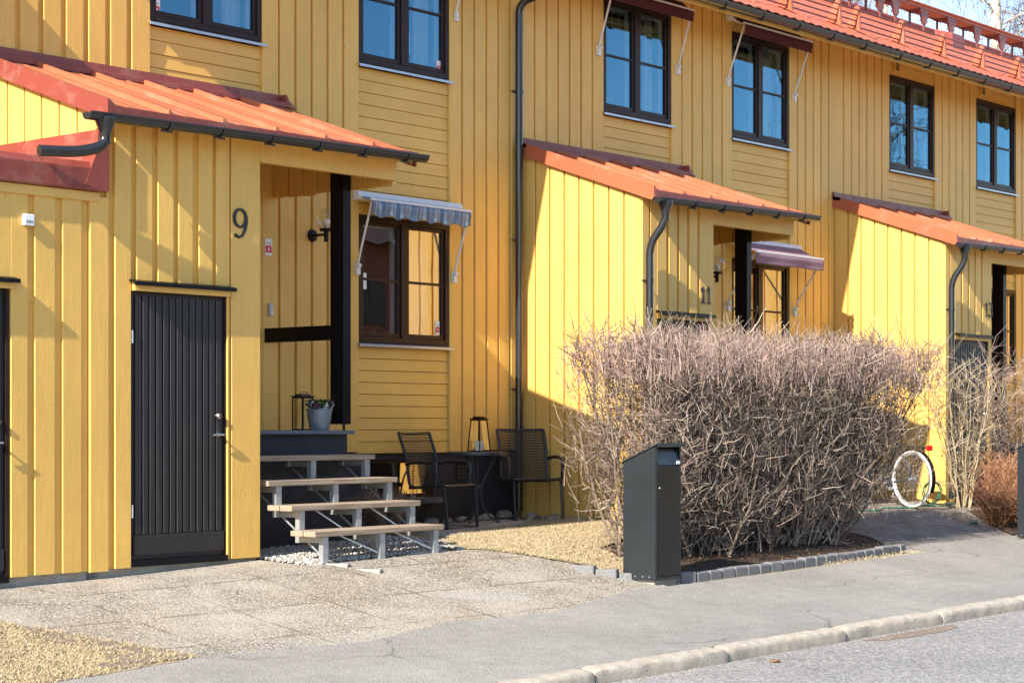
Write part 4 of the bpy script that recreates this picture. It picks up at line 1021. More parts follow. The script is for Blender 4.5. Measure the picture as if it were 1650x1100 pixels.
# ------------------------------------------------------------------ wooden steps
def steps(X0, z0, ztop, label):
    dy = .278; rise = (ztop-z0-.2)/4 if False else .2
    T = thing('wooden_steps', (X0+.77, 11.9, z0), label, 'steps', 'wooden steps up to the porches')
    fr = [11.36, 11.64, 11.92, 12.2]; top = [.205, .405, .605, .805]
    for k in range(4):
        xa = X0; xb = X0+1.54
        for j in range(2):
            m = MB(); y0 = fr[k]-.02+j*.148
            m.box(xa+(.0 if j else .004), xb-(.003 if j else 0), y0, y0+.142, top[k]-.045, top[k])
            m.build('tread', 'tread', T, bevel=.005)
    for i, xs in enumerate((.14, .80, 1.46)):
        x = X0+xs
        m = MB()
        for k in range(4):
            zb = (z0-.03) if k == 0 else top[k-1]-.105
            m.box(x-.03, x+.03, fr[k]+.0, fr[k]+.006, zb, top[k]-.046).box(x-.03, x-.024, fr[k]+.006, fr[k]+.05, zb, top[k]-.046)
            m.box(x-.028, x+.028, fr[k]+.007, fr[k]+.29, top[k]-.055, top[k]-.047).box(x-.023, x-.017, fr[k]+.007, fr[k]+.30, top[k]-.10, top[k]-.055)
        m.build('step_frame', 'steel', T)
        m = MB()
        m.beam((x-.01, fr[0]+.02, z0+.02), (x-.01, fr[3]+.25, top[3]-.12), .003, .016)
        m.beam((x-.25, fr[0]+.27, top[0]-.06), (x-.03, fr[0]+.03, z0+.03), .003, .012) if i else None
        if i: m.beam((x-.25, fr[1]+.27, top[1]-.06), (x-.03, fr[1]+.03, top[0]-.08), .003, .012)
        m.build('brace', 'steel', T)
        m = MB(); m.box(x-.035, x+.035, fr[3]+.28, 12.55, top[3]-.10, top[3]-.06); m.build('hanger', 'steel', T)
    for k in range(4):
        for xs in (.18, .98, 1.78):
            pass
    return T
steps(10.75, -.03, 1.02, 'weathered wooden steps on galvanised legs in front of porch number 9')
steps(17.28, .03, 1.02, 'wooden steps of porch number 11, hidden behind the bare hedge')
steps(23.78, .03, 1.02, 'wooden steps of porch number 13, behind shrubs at the right edge')

# ------------------------------------------------------------------ mail boxes
def mailbox():
    T = thing('mailbox', (0, 0, 0), 'x', 'mailbox', 'tall mailboxes on the pavement', local=True)
    w, d, h = .375, .34, 1.145; hb = 1.0
    # origin: front left corner, body goes +x, +y
    m = MB(); m.prism([(0, 0), (d, 0), (d, hb), (0, h)], lambda y, z, x: (x, y, z), 0, .004)
    m.prism([(0, 0), (d, 0), (d, hb), (0, h)], lambda y, z, x: (x, y, z), w-.004, w)
    m.box(.004, w-.004, d-.004, d, 0, hb).box(.004, w-.004, .004, d-.004, .02, .024)
    m.box(.004, .035, -.001, .002, 0, h-.005).box(w-.02, w-.0045, -.001, .002, 0, h-.005).box(.035, w-.02, -.001, .002, 0, .03)
    m.build('body', 'charcoal', T, bevel=.0025)
    m = MB(); m.box(.037, w-.022, -.006, .012, .034, h-.17); m.build('door', 'mailfront', T, bevel=.003)
    m = MB(); m.box(.037, w-.022, .03, .034, h-.165, h-.03); mo = m.build('slot_recess', 'black', T)
    m = MB(); m.hexa([(.04, -.008, h-.165), (w-.024, -.008, h-.165), (w-.024, -.004, h-.165), (.04, -.004, h-.165), (.04, .022, h-.05), (w-.024, .022, h-.05), (w-.024, .026, h-.05), (.04, .026, h-.05)]); m.build('flap', 'charcoal', T)
    m = MB(); m.box(w-.078, w-.03, -.013, -.009, h-.158, h-.13); m.build('name_plate', 'whiteplastic', T); 
    m = MB(); m.prism([(-.03, h+.012), (d+.025, hb-.008), (d+.025, hb-.001), (-.03, h+.022)], lambda y, z, x: (x, y, z), -.012, w+.03)
    m.box(-.012, w+.03, -.033, -.03, h-.012, h+.022); m.build('lid', 'charcoal', T, bevel=.002)
    m = MB(); m.lathe([(0, -.004), (.009, -.004), (.011, 0)], (.06, -.006, h-.36), 12, 'y'); m.box(.058, .062, -.0112, -.0102, h-.366, h-.354); m.build('lock', 'chrome', T, smooth=True)
    m = MB()
    for x in (.03, .1, .18, .26): m.lathe([(0, -.002), (.006, -.002), (.006, 0)], (.0-.0002, .03+x, .03), 8, 'x')
    m.build('rivet', 'steel', T)
    m = MB(); m.box(.03, w-.03, .03, d-.03, -.12, 0); m.build('concrete_foot', 'concrete', T)
    return T
mb = mailbox(); mb.location = (13.17, 9.72, terr(13.3, 9.8)+.03); mb['label'] = 'tall charcoal steel mailbox with slanted lid standing left of the bare hedge'
mb2 = copy_tree(mb); mb2.location = (20.22, 9.50, terr(20.3, 9.8)+.03); mb2.rotation_euler = (0, 0, R(2)); mb2['label'] = 'charcoal steel mailbox cut off by the right edge of the photo'

# ------------------------------------------------------------------ garden chairs and table
def chair():
    T = thing('garden_chair', (0, 0, 0), 'x', 'chair', 'black cord garden chairs', local=True)
    w = .27; sh = .42    # faces -y
    for s in (-1, 1):
        x = s*w
        m = MB(); m.tube(bend([(x, .34, .98), (x*.99, .24, .72), (x, .20, sh+.0), (x, -.22, sh+.03), (x, -.27, .0), (x, -.25, .012), (x, .16, .012)], 5, .07), .0165, 8)
        m.build('side_frame', 'chair', T, smooth=True)
        m = MB(); xa = x+s*.035
        m.tube(bend([(x, .245, .66), (xa, .1, .685), (xa, -.12, .68), (xa, -.17, .62), (xa, -.15, sh+.02)], 5, .06), [.017]*len(bend([(x, .245, .66), (xa, .1, .685), (xa, -.12, .68), (xa, -.17, .62), (xa, -.15, sh+.02)], 5, .06)), 8)
        m.build('armrest', 'chair', T, smooth=True)
        m = MB(); m.tube(bend([(x*.98, .21, sh), (x*.98, .27, .2), (x*.98, .3, .0)], 4, .05), .011, 8); m.build('leg', 'chair', T, smooth=True) if False else None
    m = MB()
    for (y, z) in ((.34, .98), (.20, sh), (-.225, sh+.025), (.16, .012), (-.255, .012)):
        m = MB(); m.tube([(-w, y, z), (0, y+(.03 if z > .9 else 0), z-(.006 if z > .9 else 0)), (w, y, z)], .014, 8); m.build('cross_bar', 'chair', T, smooth=True)
    m = MB(); n = 30
    for i in range(n):
        t = (i+.5)/n; y = .34+(.20-.34)*(t**.8); z = .965+(sh+.02-.965)*t
        m.tube([(-w, y, z), (-w*.5, y+.022, z), (w*.5, y+.022, z), (w, y, z)], .0052, 5, cap=False)
    m.build('backrest_cord', 'cord', T)
    m = MB()
    for i in range(24):
        t = (i+.5)/24; y = .19-.41*t; z = sh+.03*t+.012
        m.tube([(-w, y, z), (-w*.5, y, z-.016), (w*.5, y, z-.016), (w, y, z)], .0058, 5, cap=False)
    m.build('seat_cord', 'cord', T)
    return T
ch = chair(); ch.location = (14.02, 12.98, terr(14.1, 12.9)); ch.rotation_euler = (0, 0, R(8)); ch.scale = (.97,)*3
ch['label'] = 'black cord armchair left of the round table, near the wooden steps'
c2_ = copy_tree(ch); c2_.location = (15.52, 13.08, terr(15.45, 13.0)); c2_.rotation_euler = (0, 0, R(-30)); c2_['label'] = 'black cord armchair right of the round table, in the corner under the downpipe'
tx, ty = 14.70, 13.10; tz = terr(tx, ty)
T = thing('round_table', (tx, ty, tz), 'small round dark grey metal bistro table between the two black chairs', 'table')
m = MB(); m.lathe([(0, .715), (.305, .715), (.315, .705), (.318, .72), (.315, .735), (.30, .738), (0, .735)], (tx, ty, tz), 40); m.build('tabletop', 'table', T, smooth=True)
for k in range(3):
    a = R(-40+120*k); c, s = math.cos(a), math.sin(a)
    m = MB(); m.tube([(tx+c*r, ty+s*r, tz+z) for r, z in ((.2, .71), (.13, .58), (.06, .44), (.03, .3), (.06, .17), (.13, .07), (.23, .012))], .0105, 8); m.build('leg', 'table', T, smooth=True)
m = MB(); m.lathe([(0, .36), (.04, .36), (.045, .38), (.045, .4), (0, .41)], (tx, ty, tz), 12); m.tube([(tx, ty, tz+.02), (tx, ty, tz+.71)], .012, 8); m.build('leg_collar', 'table', T, smooth=True)
def lantern(name, x, y, z, w, wt, h, label, candle=.1, handle=False):
    T = thing(name, (x, y, z), label, 'lantern')
    m = MB()
    for sx in (-1, 1):
        for sy in (-1, 1): m.beam((x+sx*w/2, y+sy*w/2, z), (x+sx*wt/2, y+sy*wt/2, z+h*.9), .009, .009, (0, 1, 0))
    for (ww, zz) in ((w, .008), (wt, h*.9)):
        for s in (-1, 1): m.box(x-ww/2, x+ww/2, y+s*ww/2-.004, y+s*ww/2+.004, z+zz-.006, z+zz+.006).box(x+s*ww/2-.0045, x+s*ww/2+.0045, y-ww/2, y+ww/2, z+zz-.0065, z+zz+.0055)
    m.box(x-w/2, x+w/2, y-w/2, y+w/2, z+.003, z+.008); m.build('frame', 'black', T)
    m = MB(); m.box(x-wt*.62, x+wt*.62, y-wt*.62, y+wt*.62, z+h*.9+.006, z+h*.95).box(x-wt*.4, x+wt*.4, y-wt*.4, y+wt*.4, z+h*.95, z+h); m.build('lantern_lid', 'black' if not handle else 'chrome', T, bevel=.003)
    m = MB(); q = lambda t: (w+(wt-w)*t)/2-.002
    for sx, sy in ((1, 0), (-1, 0), (0, 1), (0, -1)):
        a, b = q(.02), q(.98)
        pts = [(-a, a, .02), (a, a, .02), (b, b, h*.88), (-b, b, h*.88)]
        k = len(m.v)
        for (u, v, zz) in pts: m.v.append((x+(v*sx if sx else u), y+(u if sx else v*sy), z+zz))
        m.f.append((k, k+1, k+2, k+3)); m.mi.append(0)
    m.build('lantern_glass', 'thinglass', T)
    m = MB(); m.lathe([(0, 0), (w*.27, 0), (w*.27, candle), (w*.2, candle+.004), (0, candle-.004)], (x, y, z+.009), 18); m.build('candle', 'wax', T, smooth=True)
    if handle:
        m = MB(); m.tube([(x-.03, y, z+h*.96), (x-.03, y, z+h*1.03), (x+.03, y, z+h*1.05), (x+.09, y, z+h*.98)], .004, 6); m.build('carry_handle', 'chrome', T, smooth=True)
    return T
lantern('candle_lantern', tx+.0, ty-.02, tz+.738, .165, .115, .36, 'tall black lantern with white candle on the round table', .1)
lantern('candle_lantern', 12.03, 12.85, 1.02, .13, .13, .33, 'square black and glass lantern behind the flower pot on the porch', .0, True)
px_, py_, pz_ = 12.0, 12.60, 1.02
T = thing('flower_pot', (px_, py_, pz_), 'grey zinc bucket of white and dark pansies on the porch edge', 'flower pot')
m = MB(); m.lathe([(0, 0), (.085, 0), (.088, .006), (.118, .185), (.126, .19), (.124, .196), (.115, .195), (.112, .17), (0, .165)], (px_, py_, pz_), 28); m.build('bucket', 'zinc', T, smooth=True)
m = MB()
for i in range(320):
    a = rnd.uniform(0, 6.28); r = .12*math.sqrt(rnd.random()); h = rnd.uniform(.01, .085)
    c = Vector((px_+r*math.cos(a), py_+r*math.sin(a), pz_+.18+h)); d = Vector((math.cos(a), math.sin(a), rnd.uniform(.1, 1.2))).normalized()*.035; s = Vector((-math.sin(a), math.cos(a), .2))*.012
    k = len(m.v); m.v += [tuple(c), tuple(c+d*.5+s), tuple(c+d), tuple(c+d*.5-s)]; m.f.append((k, k+1, k+2, k+3)); m.mi.append(0)
m.build('foliage', 'leafgreen', T, fix=False)
m = MB()
for i, (a, mi, r) in enumerate([(200, 1, .11), (185, 0, .085), (215, 1, .13), (260, 0, .1), (330, 1, .1), (345, 0, .12), (10, 1, .13), (300, 1, .06), (240, 1, .05), (0, 0, .13), (120, 0, .1), (90, 1, .08)]):
    m = MB(); c = Vector((px_+r*math.cos(R(a)), py_+r*math.sin(R(a)), pz_+.225+rnd.uniform(-.01, .02)))
    for k in range(5):
        b = k*1.257; m.blob(tuple(c+Vector((.017*math.cos(b), -.004, .017*math.sin(b)))), (.017, .008, .017), i*5+k, 4, 6)
    m.build('pansy', ['petal_w', 'petal_d'][mi], T)

# ------------------------------------------------------------------ bicycle
def bicycle():
    T = thing('bicycle', (0, 0, 0), 'dark bicycle with white tyres and red rear reflector parked behind the hedge', 'bicycle', local=True)
    def wheel(x):
        m = MB(); N = 40; r = .335
        m.tube([(x+r*math.cos(2*math.pi*k/N), 0, .36+r*math.sin(2*math.pi*k/N)) for k in range(N)], .015, 10, closed=True); w = m.build('wheel', 'tyre', T, smooth=True)
        m = MB(); m.tube([(x+.306*math.cos(2*math.pi*k/N), 0, .36+.306*math.sin(2*math.pi*k/N)) for k in range(N)], .012, 6, closed=True); m.build('rim', 'steel', w, smooth=True)
        m = MB()
        for k in range(28):
            a = 2*math.pi*k/28; b = a+.5*(-1)**k; m.tube([(x+.02*math.cos(b), .03*(-1)**k, .36+.02*math.sin(b)), (x+.3*math.cos(a), 0, .36+.3*math.sin(a))], .0016, 4, cap=False)
        m.tube([(x, -.05, .36), (x, .05, .36)], .02, 10); m.build('spokes', 'steel', w)
    wheel(0); wheel(1.08)
    m = MB(); ax, bb, seat, head, ht = (0, 0, .36), (.45, 0, .3), (.28, 0, .82), (.86, 0, .86), (.9, 0, .68)
    for a, b in ((ax, bb), (ax, seat), (bb, seat), (bb, ht), (seat, head)): m.tube([a, b], .015, 8)
    m.tube([head, ht], .019, 8); m.build('frame', 'table', T, smooth=True)
    m = MB(); m.tube([ht, (.97, 0, .5), (1.08, 0, .36)], .014, 8); m.build('fork', 'black', T, smooth=True)
    m = MB(); m.tube([head, (.84, 0, 1.02)], .013, 8); m.tube(bend([(.66, -.28, 1.05), (.82, -.22, 1.06), (.86, 0, 1.03), (.82, .22, 1.06), (.66, .28, 1.05)], 4, .06), .012, 8); m.build('handlebar', 'chair', T, smooth=True)
    m = MB(); m.tube([seat, (.25, 0, .93)], .013, 8); m.blob((.2, 0, .96), (.14, .08, .035), 3, 6, 12); m.build('saddle', 'black', T, smooth=True)
    for x, a0, a1 in ((0, 50, 205), (1.08, 20, 160)):
        m = MB(); n = 16
        for k in range(n+1):
            a = R(a0+(a1-a0)*k/n)
            for s in (-.03, 0, .03): m.v.append((x+(.375+(.006 if s == 0 else 0))*math.cos(a), s, .36+(.375+(.006 if s == 0 else 0))*math.sin(a)))
        for k in range(n):
            for j in range(2): b = k*3+j; m.f.append((b, b+1, b+4, b+3)); m.mi.append(0)
        o = m.build('mudguard', 'black', T, smooth=True, fix=False); s = o.modifiers.new('s', 'SOLIDIFY'); s.thickness = .003
    m = MB(); m.tube([(-.28, -.05, .74), (.2, -.05, .76)], .006, 6); m.tube([(-.28, .05, .74), (.2, .05, .76)], .006, 6); m.tube([(-.28, -.05, .74), (-.28, .05, .74)], .006, 6)
    for s in (-.05, .05): m.tube([(0, s, .37), (-.12, s, .74)], .005, 6)
    m.build('carrier', 'black', T, smooth=True)
    m = MB(); m.box(-.31, -.285, -.045, .045, .71, .775); m.build('rear_reflector', 'red', T, bevel=.008)
    m = MB(); m.lathe([(0, -.01), (.09, -.01), (.09, 0), (0, 0)], (.45, -.045, .3), 20, 'y'); m.tube([(.45, -.1, .3), (.45, -.1, .14)], .009, 6); m.tube([(.45, .1, .3), (.45, .1, .46)], .009, 6); m.tube([(.45, -.1, .3), (.45, .1, .3)], .009, 6)
    m.box(.41, .49, -.17, -.1, .12, .14).box(.41, .49, .1, .17, .46, .48); m.build('crank', 'steel', T)
    return T
bk = bicycle(); bk.location = (21.1, 11.66, terr(21.1, 11.66)-.0); bk.rotation_euler = (0, 0, R(72))

# garden chair of house 11 half hidden by the hedge
T = thing('garden_bench', (18.9, 12.3, .06), 'grey slatted garden bench glimpsed through the bare hedge', 'bench')
for x in (18.3, 19.6):
    m = MB()
    for y in (12.0, 12.45): m.box(x-.03, x+.03, y-.03, y+.03, .03, .45 if y < 12.2 else .9)
    m.box(x-.029, x+.029, 12.03, 12.42, .36, .43); m.build('leg', 'slate', T)
for nme, pl in (('seat', [(12.0+.1*k, .46) for k in range(5)]), ('backrest', [(12.44, .58+.11*k) for k in range(3)])):
    m = MB()
    for (y, z) in pl:
        if nme == 'seat': m.box(18.25, 19.65, y, y+.085, z-.02, z)
        else: m.box(18.25, 19.65, y, y+.02, z, z+.085)
    m.build(nme, 'slate', T)
m = MB(); m.tube([(19.6, 12.45, .9), (19.6, 12.45, 1.02)], .01, 6)

# garden hose
m = MB(); pts = [(19.6+.12*k, 11.72+.08*math.sin(k*.9)+.03*math.sin(k*2.3), 0) for k in range(32)]
m.tube([(x, y, terr(x, y)+.012) for x, y, z in pts], .011, 6)
for x, y in ((21.9, 11.8),): m.tube([(x+.22*math.cos(a*.5)+.02*a*.1, y+.03*a*.1, terr(x, y)+.16+.14*math.sin(a*.5)) for a in range(26)], .009, 6)
o = m.build('garden_hose', 'hose', smooth=True, loc=(19.6, 11.7, .06)); tag(o, 'green garden hose lying along the foot of the wall of number 13', 'hose')
m = MB(); m.tube([(20.62, 10.65, terr(20.6, 10.6)+.02), (20.75, 10.62, terr(20.7, 10.6)+.025), (20.8, 10.66, terr(20.7, 10.6)+.02)], .014, 6)
o = m.build('hose_nozzle', 'hose', smooth=True, loc=(20.7, 10.62, 0)); tag(o, 'small green plastic nozzle lying at the edge of the paving', 'nozzle')

# ------------------------------------------------------------------ hedge, shrubs
def limb(m, p, d, L, r0, r1, q, seg=4, wig=.18, up=.0, n=3):
    pts = [Vector(p)]; d = Vector(d).normalized(); rs = [r0]
    for i in range(seg):
        d = (d+Vector((q.uniform(-wig, wig), q.uniform(-wig, wig), q.uniform(-wig, wig)+up))).normalized()
        pts.append(pts[-1]+d*L/seg); rs.append(r0+(r1-r0)*(i+1)/seg)
    m.tube(pts, rs, n, cap=False)
    return pts, d
def hedge():
    q = random.Random(3); m = MB(); m.m = 0
    bx0, bx1, by0, by1 = 14.1, 17.65, 10.3, 10.85
    tx0, tx1, ty0, ty1, H = 13.72, 18.75, 9.95, 11.15, 1.86
    def inside(p): 
        t = max(0, min(1, (p.z+.2)/2.2)); g = t**.55
        return (bx0-.1+(tx0-bx0+.05)*g < p.x < bx1+.1+(tx1-bx1)*g and by0-.25+(ty0-by0)*g < p.y < by1+.3+(ty1-by1)*g and p.z < H+.04*math.sin(p.x*7)+.03*math.sin(p.y*13+p.x*3))
    clumps = [(bx0+(bx1-bx0)*(i+.5)/9+q.uniform(-.1, .1), q.uniform(by0+.15, by1-.1)) for i in range(9)]
    for s in range(250):
        cx, cy = clumps[s % 9]; a = q.uniform(0, 6.28); rr = .24*math.sqrt(q.random())
        b = Vector((cx+rr*math.cos(a)*1.2, cy+rr*math.sin(a), terr(cx, cy)-.02))
        u = q.random(); fx = (cx-bx0)/(bx1-bx0)+q.uniform(-.13, .13); fx = max(0.0, min(1, fx)); fy = q.random()
        t = Vector((tx0+(tx1-tx0)*fx, ty0+(ty1-ty0)*fy, H+.1))
        n = 9; pts = [b]; rs = [q.uniform(.007, .0145)]; side = Vector((q.uniform(-.12, .12), q.uniform(-.1, .1), 0))
        for k in range(1, n+1):
            f = k/n; p = b.lerp(t, f); o = math.sin(f*math.pi)*.35
            p = Vector((b.x+(t.x-b.x)*(f**.75), b.y+(t.y-b.y)*(f**.75), b.z+(t.z-b.z)*f)) + side*math.sin(f*math.pi) + Vector((q.uniform(-.035, .035), q.uniform(-.035, .035), q.uniform(-.03, .03)))
            if q.random() < .1 and f > .4: break
            pts.append(p); rs.append(rs[0]*(1-.72*f))
        m.m = 0; m.tube(pts, rs, 5, cap=False)
        for k in range(1, len(pts)):
            for j in range(4 if k > 1 else 2):
                if k < 2 and q.random() < .2: continue
                p0 = pts[k-1].lerp(pts[k], q.random()); a = q.uniform(0, 6.28); o = Vector((math.cos(a), math.sin(a), q.uniform(.0, 1.2)))
                L = q.uniform(.14, .34); m.m = 0
                pp, d = limb(m, p0, o, L, q.uniform(.004, .0065), .0025, q, 4, .28, .12)
                for c in range(3):
                    p1 = pp[q.randint(1, 4)]; a = q.uniform(0, 6.28); m.m = 1 if (q.random() < .15 or p1.z > 1.5) else 0
                    if not inside(p1): continue
                    limb(m, p1, (math.cos(a), math.sin(a), q.uniform(-.2, 1.3)), q.uniform(.07, .22), .0036, .0018, q, 3, .35, .1)
    # clipped top: crowds of young upright shoots, and the faces
    for i in range(5200):
        x = q.uniform(tx0-.05, tx1); y = q.uniform(ty0-.05, ty1+.05)
        e = min(x-tx0+.05, tx1-x)*1.3; e2 = min(y-ty0+.05, ty1+.05-y)*1.5; drop = max(0, .22-min(e, e2))*.4
        if x > 18.45 and q.random() < (x-18.45)*1.2: continue
        z = H-q.uniform(.08, .42)-drop+.025*math.sin(x*5.1)+.02*math.sin(x*11); m.m = 1
        L = q.uniform(.08, .24) if q.random() < .93 else q.uniform(.24, .36)
        limb(m, (x, y, z), (q.uniform(-.35, .35), q.uniform(-.35, .35), 1), L, .0036, .0016, q, 3, .14, .1)
    for i in range(11000):
        x = q.uniform(bx0-.3, bx1+1.2); z = q.uniform(.08, 1.85); g = (max(0, min(1, (z+.2)/2.2)))**.55
        xa, xb = bx0-.1+(tx0-bx0+.05)*g, bx1+.1+(tx1-bx1)*g
        if not xa < x < xb: continue
        if z < .5 and q.random() < (.5-z)*1.3: continue
        f = q.random(); ya, yb = by0-.2+(ty0-by0)*g, by1+.25+(ty1-by1)*g
        y = ya+(yb-ya)*f; m.m = 0 if q.random() < .88 else 1
        limb(m, (x, y, z), (q.uniform(-1, 1), q.uniform(-1, .8), q.uniform(-.1, 1.6)), q.uniform(.08, .27), .0036, .0015, q, 4, .38, .08)
    for i in range(520):     # left end face
        z = q.uniform(.5, 1.8); g = (max(0, min(1, (z+.2)/2.2)))**.55; x = bx0-.1+(tx0-bx0+.05)*g; y = q.uniform(10.0, 11.2); m.m = 0 if q.random() < .6 else 1
        limb(m, (x+q.uniform(-.02, .15), y, z), (-1+q.uniform(-.3, .9), q.uniform(-.6, .6), q.uniform(-.2, 1.1)), q.uniform(.08, .24), .0034, .0015, q, 4, .35, .06)
    o = m.build('hedge', ['oldtwig', 'newtwig'], fix=False, loc=(15.6, 10.6, terr(15.6, 10.6)))
    tag(o, 'dense leafless clipped hedge with pinkish shoot tips behind the mailbox', 'hedge')
hedge()
def shrub(name, x, y, H, spread, n, mats, label, cat, seed, r0=.012, lean=(0, 0), br=3, twl=(.1, .3), z0=0, minz=.2):
    q = random.Random(seed); m = MB()
    for s in range(n):
        a = q.uniform(0, 6.28); rr = q.uniform(0, .12)
        b = Vector((x+rr*math.cos(a), y+rr*math.sin(a), terr(x, y)-.02)); sp = spread*math.sqrt(q.random())
        t = b+Vector((math.cos(a)*sp+lean[0], math.sin(a)*sp*.8+lean[1], H*q.uniform(.75, 1.05)))
        N = 8; pts = [b]; rs = [r0*q.uniform(.6, 1)]
        for k in range(1, N+1):
            f = k/N; pts.append(Vector((b.x+(t.x-b.x)*f**1.2, b.y+(t.y-b.y)*f**1.2, b.z+(t.z-b.z)*f))+Vector([q.uniform(-.025, .025) for _ in range(3)])); rs.append(rs[0]*(1-.8*f))
        m.m = 0; m.tube(pts, rs, 5, cap=False)
        for k in range(2, N+1):
            for j in range(br):
                p0 = pts[k-1].lerp(pts[k], q.random()); a = q.uniform(0, 6.28); m.m = 0
                pp, d = limb(m, p0, (math.cos(a), math.sin(a), q.uniform(.1, 1.4)), q.uniform(*twl)*1.3, .0045, .0022, q, 4, .25, .08)
                for c in range(2):
                    m.m = 1; p1 = pp[q.randint(1, 4)]; a = q.uniform(0, 6.28)
                    limb(m, p1, (math.cos(a), math.sin(a), q.uniform(0, 1.3)), q.uniform(.4, .8)*twl[1], .003, .0015, q, 3, .3, .08)
    o = m.build(name, mats, fix=False, loc=(x, y, terr(x, y))); tag(o, label, cat)
shrub('shrub', 22.0, 11.45, 1.9, .62, 20, ['olivetwig', 'oldtwig'], 'sparse olive stemmed bare shrub in front of the storage wall of number 13', 'shrub', 11, .013, br=2)
shrub('shrub', 22.9, 11.2, 1.95, .7, 26, ['oldtwig', 'newtwig'], 'tangled bare shrub in front of the black storage door of number 13', 'shrub', 12, .012, br=2)
shrub('shrub', 23.2, 10.4, 2.05, .62, 20, ['olivetwig', 'newtwig'], 'thick pale stemmed bare shrub at the right edge behind the mailbox', 'shrub', 13, .024, lean=(-.5, .2), br=3)
shrub('shrub', 24.3, 10.9, 2.0, .8, 24, ['oldtwig', 'newtwig'], 'bare shrub at the far right before porch number 13', 'shrub', 14, .014, br=3)
for i, (x, y, h) in enumerate([(20.95, 10.45, .5), (21.6, 10.5, .75), (22.1, 10.95, .7), (21.2, 10.1, .45)]):
    shrub('low_shrub', x, y, h, .42, 70, ['rusttwig', 'rusttwig'], ['low rusty brown shrub leaning over the paving', 'rusty brown shrub between the mailbox and the wall', 'rusty brown shrub at the foot of the pale stemmed shrub', 'small rusty shrub at the foot of the right mailbox'][i], 'low shrub', 30+i, .004, br=1, twl=(.05, .16))
shrub('low_shrub', 13.15, 12.9, .36, .3, 60, ['oldtwig', 'rusttwig'], 'dry heather like shrub behind the wooden steps', 'low shrub', 41, .004, br=2, twl=(.04, .1))

# ------------------------------------------------------------------ ground cover
def inpoly(x, y, P):
    c = False
    for (x0, y0), (x1, y1) in zip(P, P[1:]+P[:1]):
        if (y0 > y) != (y1 > y) and x < (x1-x0)*(y-y0)/(y1-y0)+x0: c = not c
    return c
def grass(name, P, n, label, seed, h=(.015, .05), dens=None, bumpz=0.0):
    q = random.Random(seed); m = MB(); x0, x1 = min(p[0] for p in P), max(p[0] for p in P); y0, y1 = min(p[1] for p in P), max(p[1] for p in P); k = 0
    while k < n:
        x, y = q.uniform(x0, x1), q.uniform(y0, y1); k += 1
        x += q.gauss(0, .02); y += q.gauss(0, .02)
        if not inpoly(x, y, P): continue
        if dens and q.random() > dens(x, y): continue
        z = terr(x, y)+bumpz*(math.sin(x*9)+math.sin(y*11)); a = q.uniform(0, 6.28); L = q.uniform(*h); w = q.uniform(.0005, .001)
        t = q.uniform(.15, 1.2); dx, dy = math.cos(a)*math.sin(t), math.sin(a)*math.sin(t); b = len(m.v); sx, sy = -math.sin(a)*w, math.cos(a)*w
        m.v += [(x-sx, y-sy, z-.004), (x+sx, y+sy, z-.004), (x+dx*L*.5+sx, y+dy*L*.5+sy, z+L*.6*math.cos(t)+.003), (x+dx*L, y+dy*L, z+L*math.cos(t)*.9)]
        m.f.append((b, b+1, b+2, b+3)); m.mi.append(0)
    o = m.build(name, 'blades', fix=False, loc=(P[0][0], P[0][1], terr(*P[0]))); tag(o, label, 'grass', kind='stuff')
LA = [(12.66, 11.42), (13.02, 11.0), (13.28, 10.5), (13.2, 10.35), (13.38, 9.95), (13.6, 10.0), (14.0, 11.0), (15.0, 11.33), (16.3, 11.3), (15.95, 11.93), (15.9, 12.85), (15.2, 12.75), (13.7, 12.45), (13.0, 12.0)]
LB = [(2, 9.12), (6.58, 9.28), (7.29, 9.35), (7.95, 9.44), (7.78, 9.96), (7.58, 10.42), (7.35, 10.92), (5, 11.1), (2, 11.1)]
sheet('lawn', LA, 'lawn', .006, .3, .02)
sheet('lawn', LB, 'lawn', .006, .3, .02)
LC = [(7.1, 9.40), (7.5, 9.42), (7.93, 9.46), (7.78, 9.95), (7.57, 10.42), (7.45, 10.75), (7.38, 10.4), (7.45, 10.05), (7.5, 9.85), (7.4, 9.65), (7.2, 9.5)]
sheet('bare_soil', LC, 'dirt', .010, .3, .055)
bare = lambda x, y: ((.75 if math.sin(x*31)+math.sin(y*37)+math.sin(x*13-y*17) > .6 else .12) if inpoly(x, y, LC) else .45 if inpoly(x, y+.12, LC) or inpoly(x+.18, y, LC) else 1) if True else .25 if (x > 6.9 and math.sin(x*3.1+y*4)+math.sin(y*7.3) > .2 or x-7.3 > (10.1-y)*.2) else 1
grass('grass', LA, 150000, 'dry yellow lawn patch between the wooden steps and the mailbox', 5, (.02, .05))
grass('grass', LB, 190000, 'dry yellow lawn in the bottom left corner', 6, (.018, .045), bare)
grass('grass_tufts', [(15.9, 9.66), (17.9, 9.72), (17.9, 9.86), (15.9, 9.76)], 700, 'thin grass tufts along the edging blocks', 9, (.015, .05))
grass('grass_tufts', [(15.0, 12.7), (15.9, 12.3), (15.9, 12.9), (15.2, 13.0)], 900, 'green tufts at the foot of the wall beside the right chair', 10, (.03, .09))
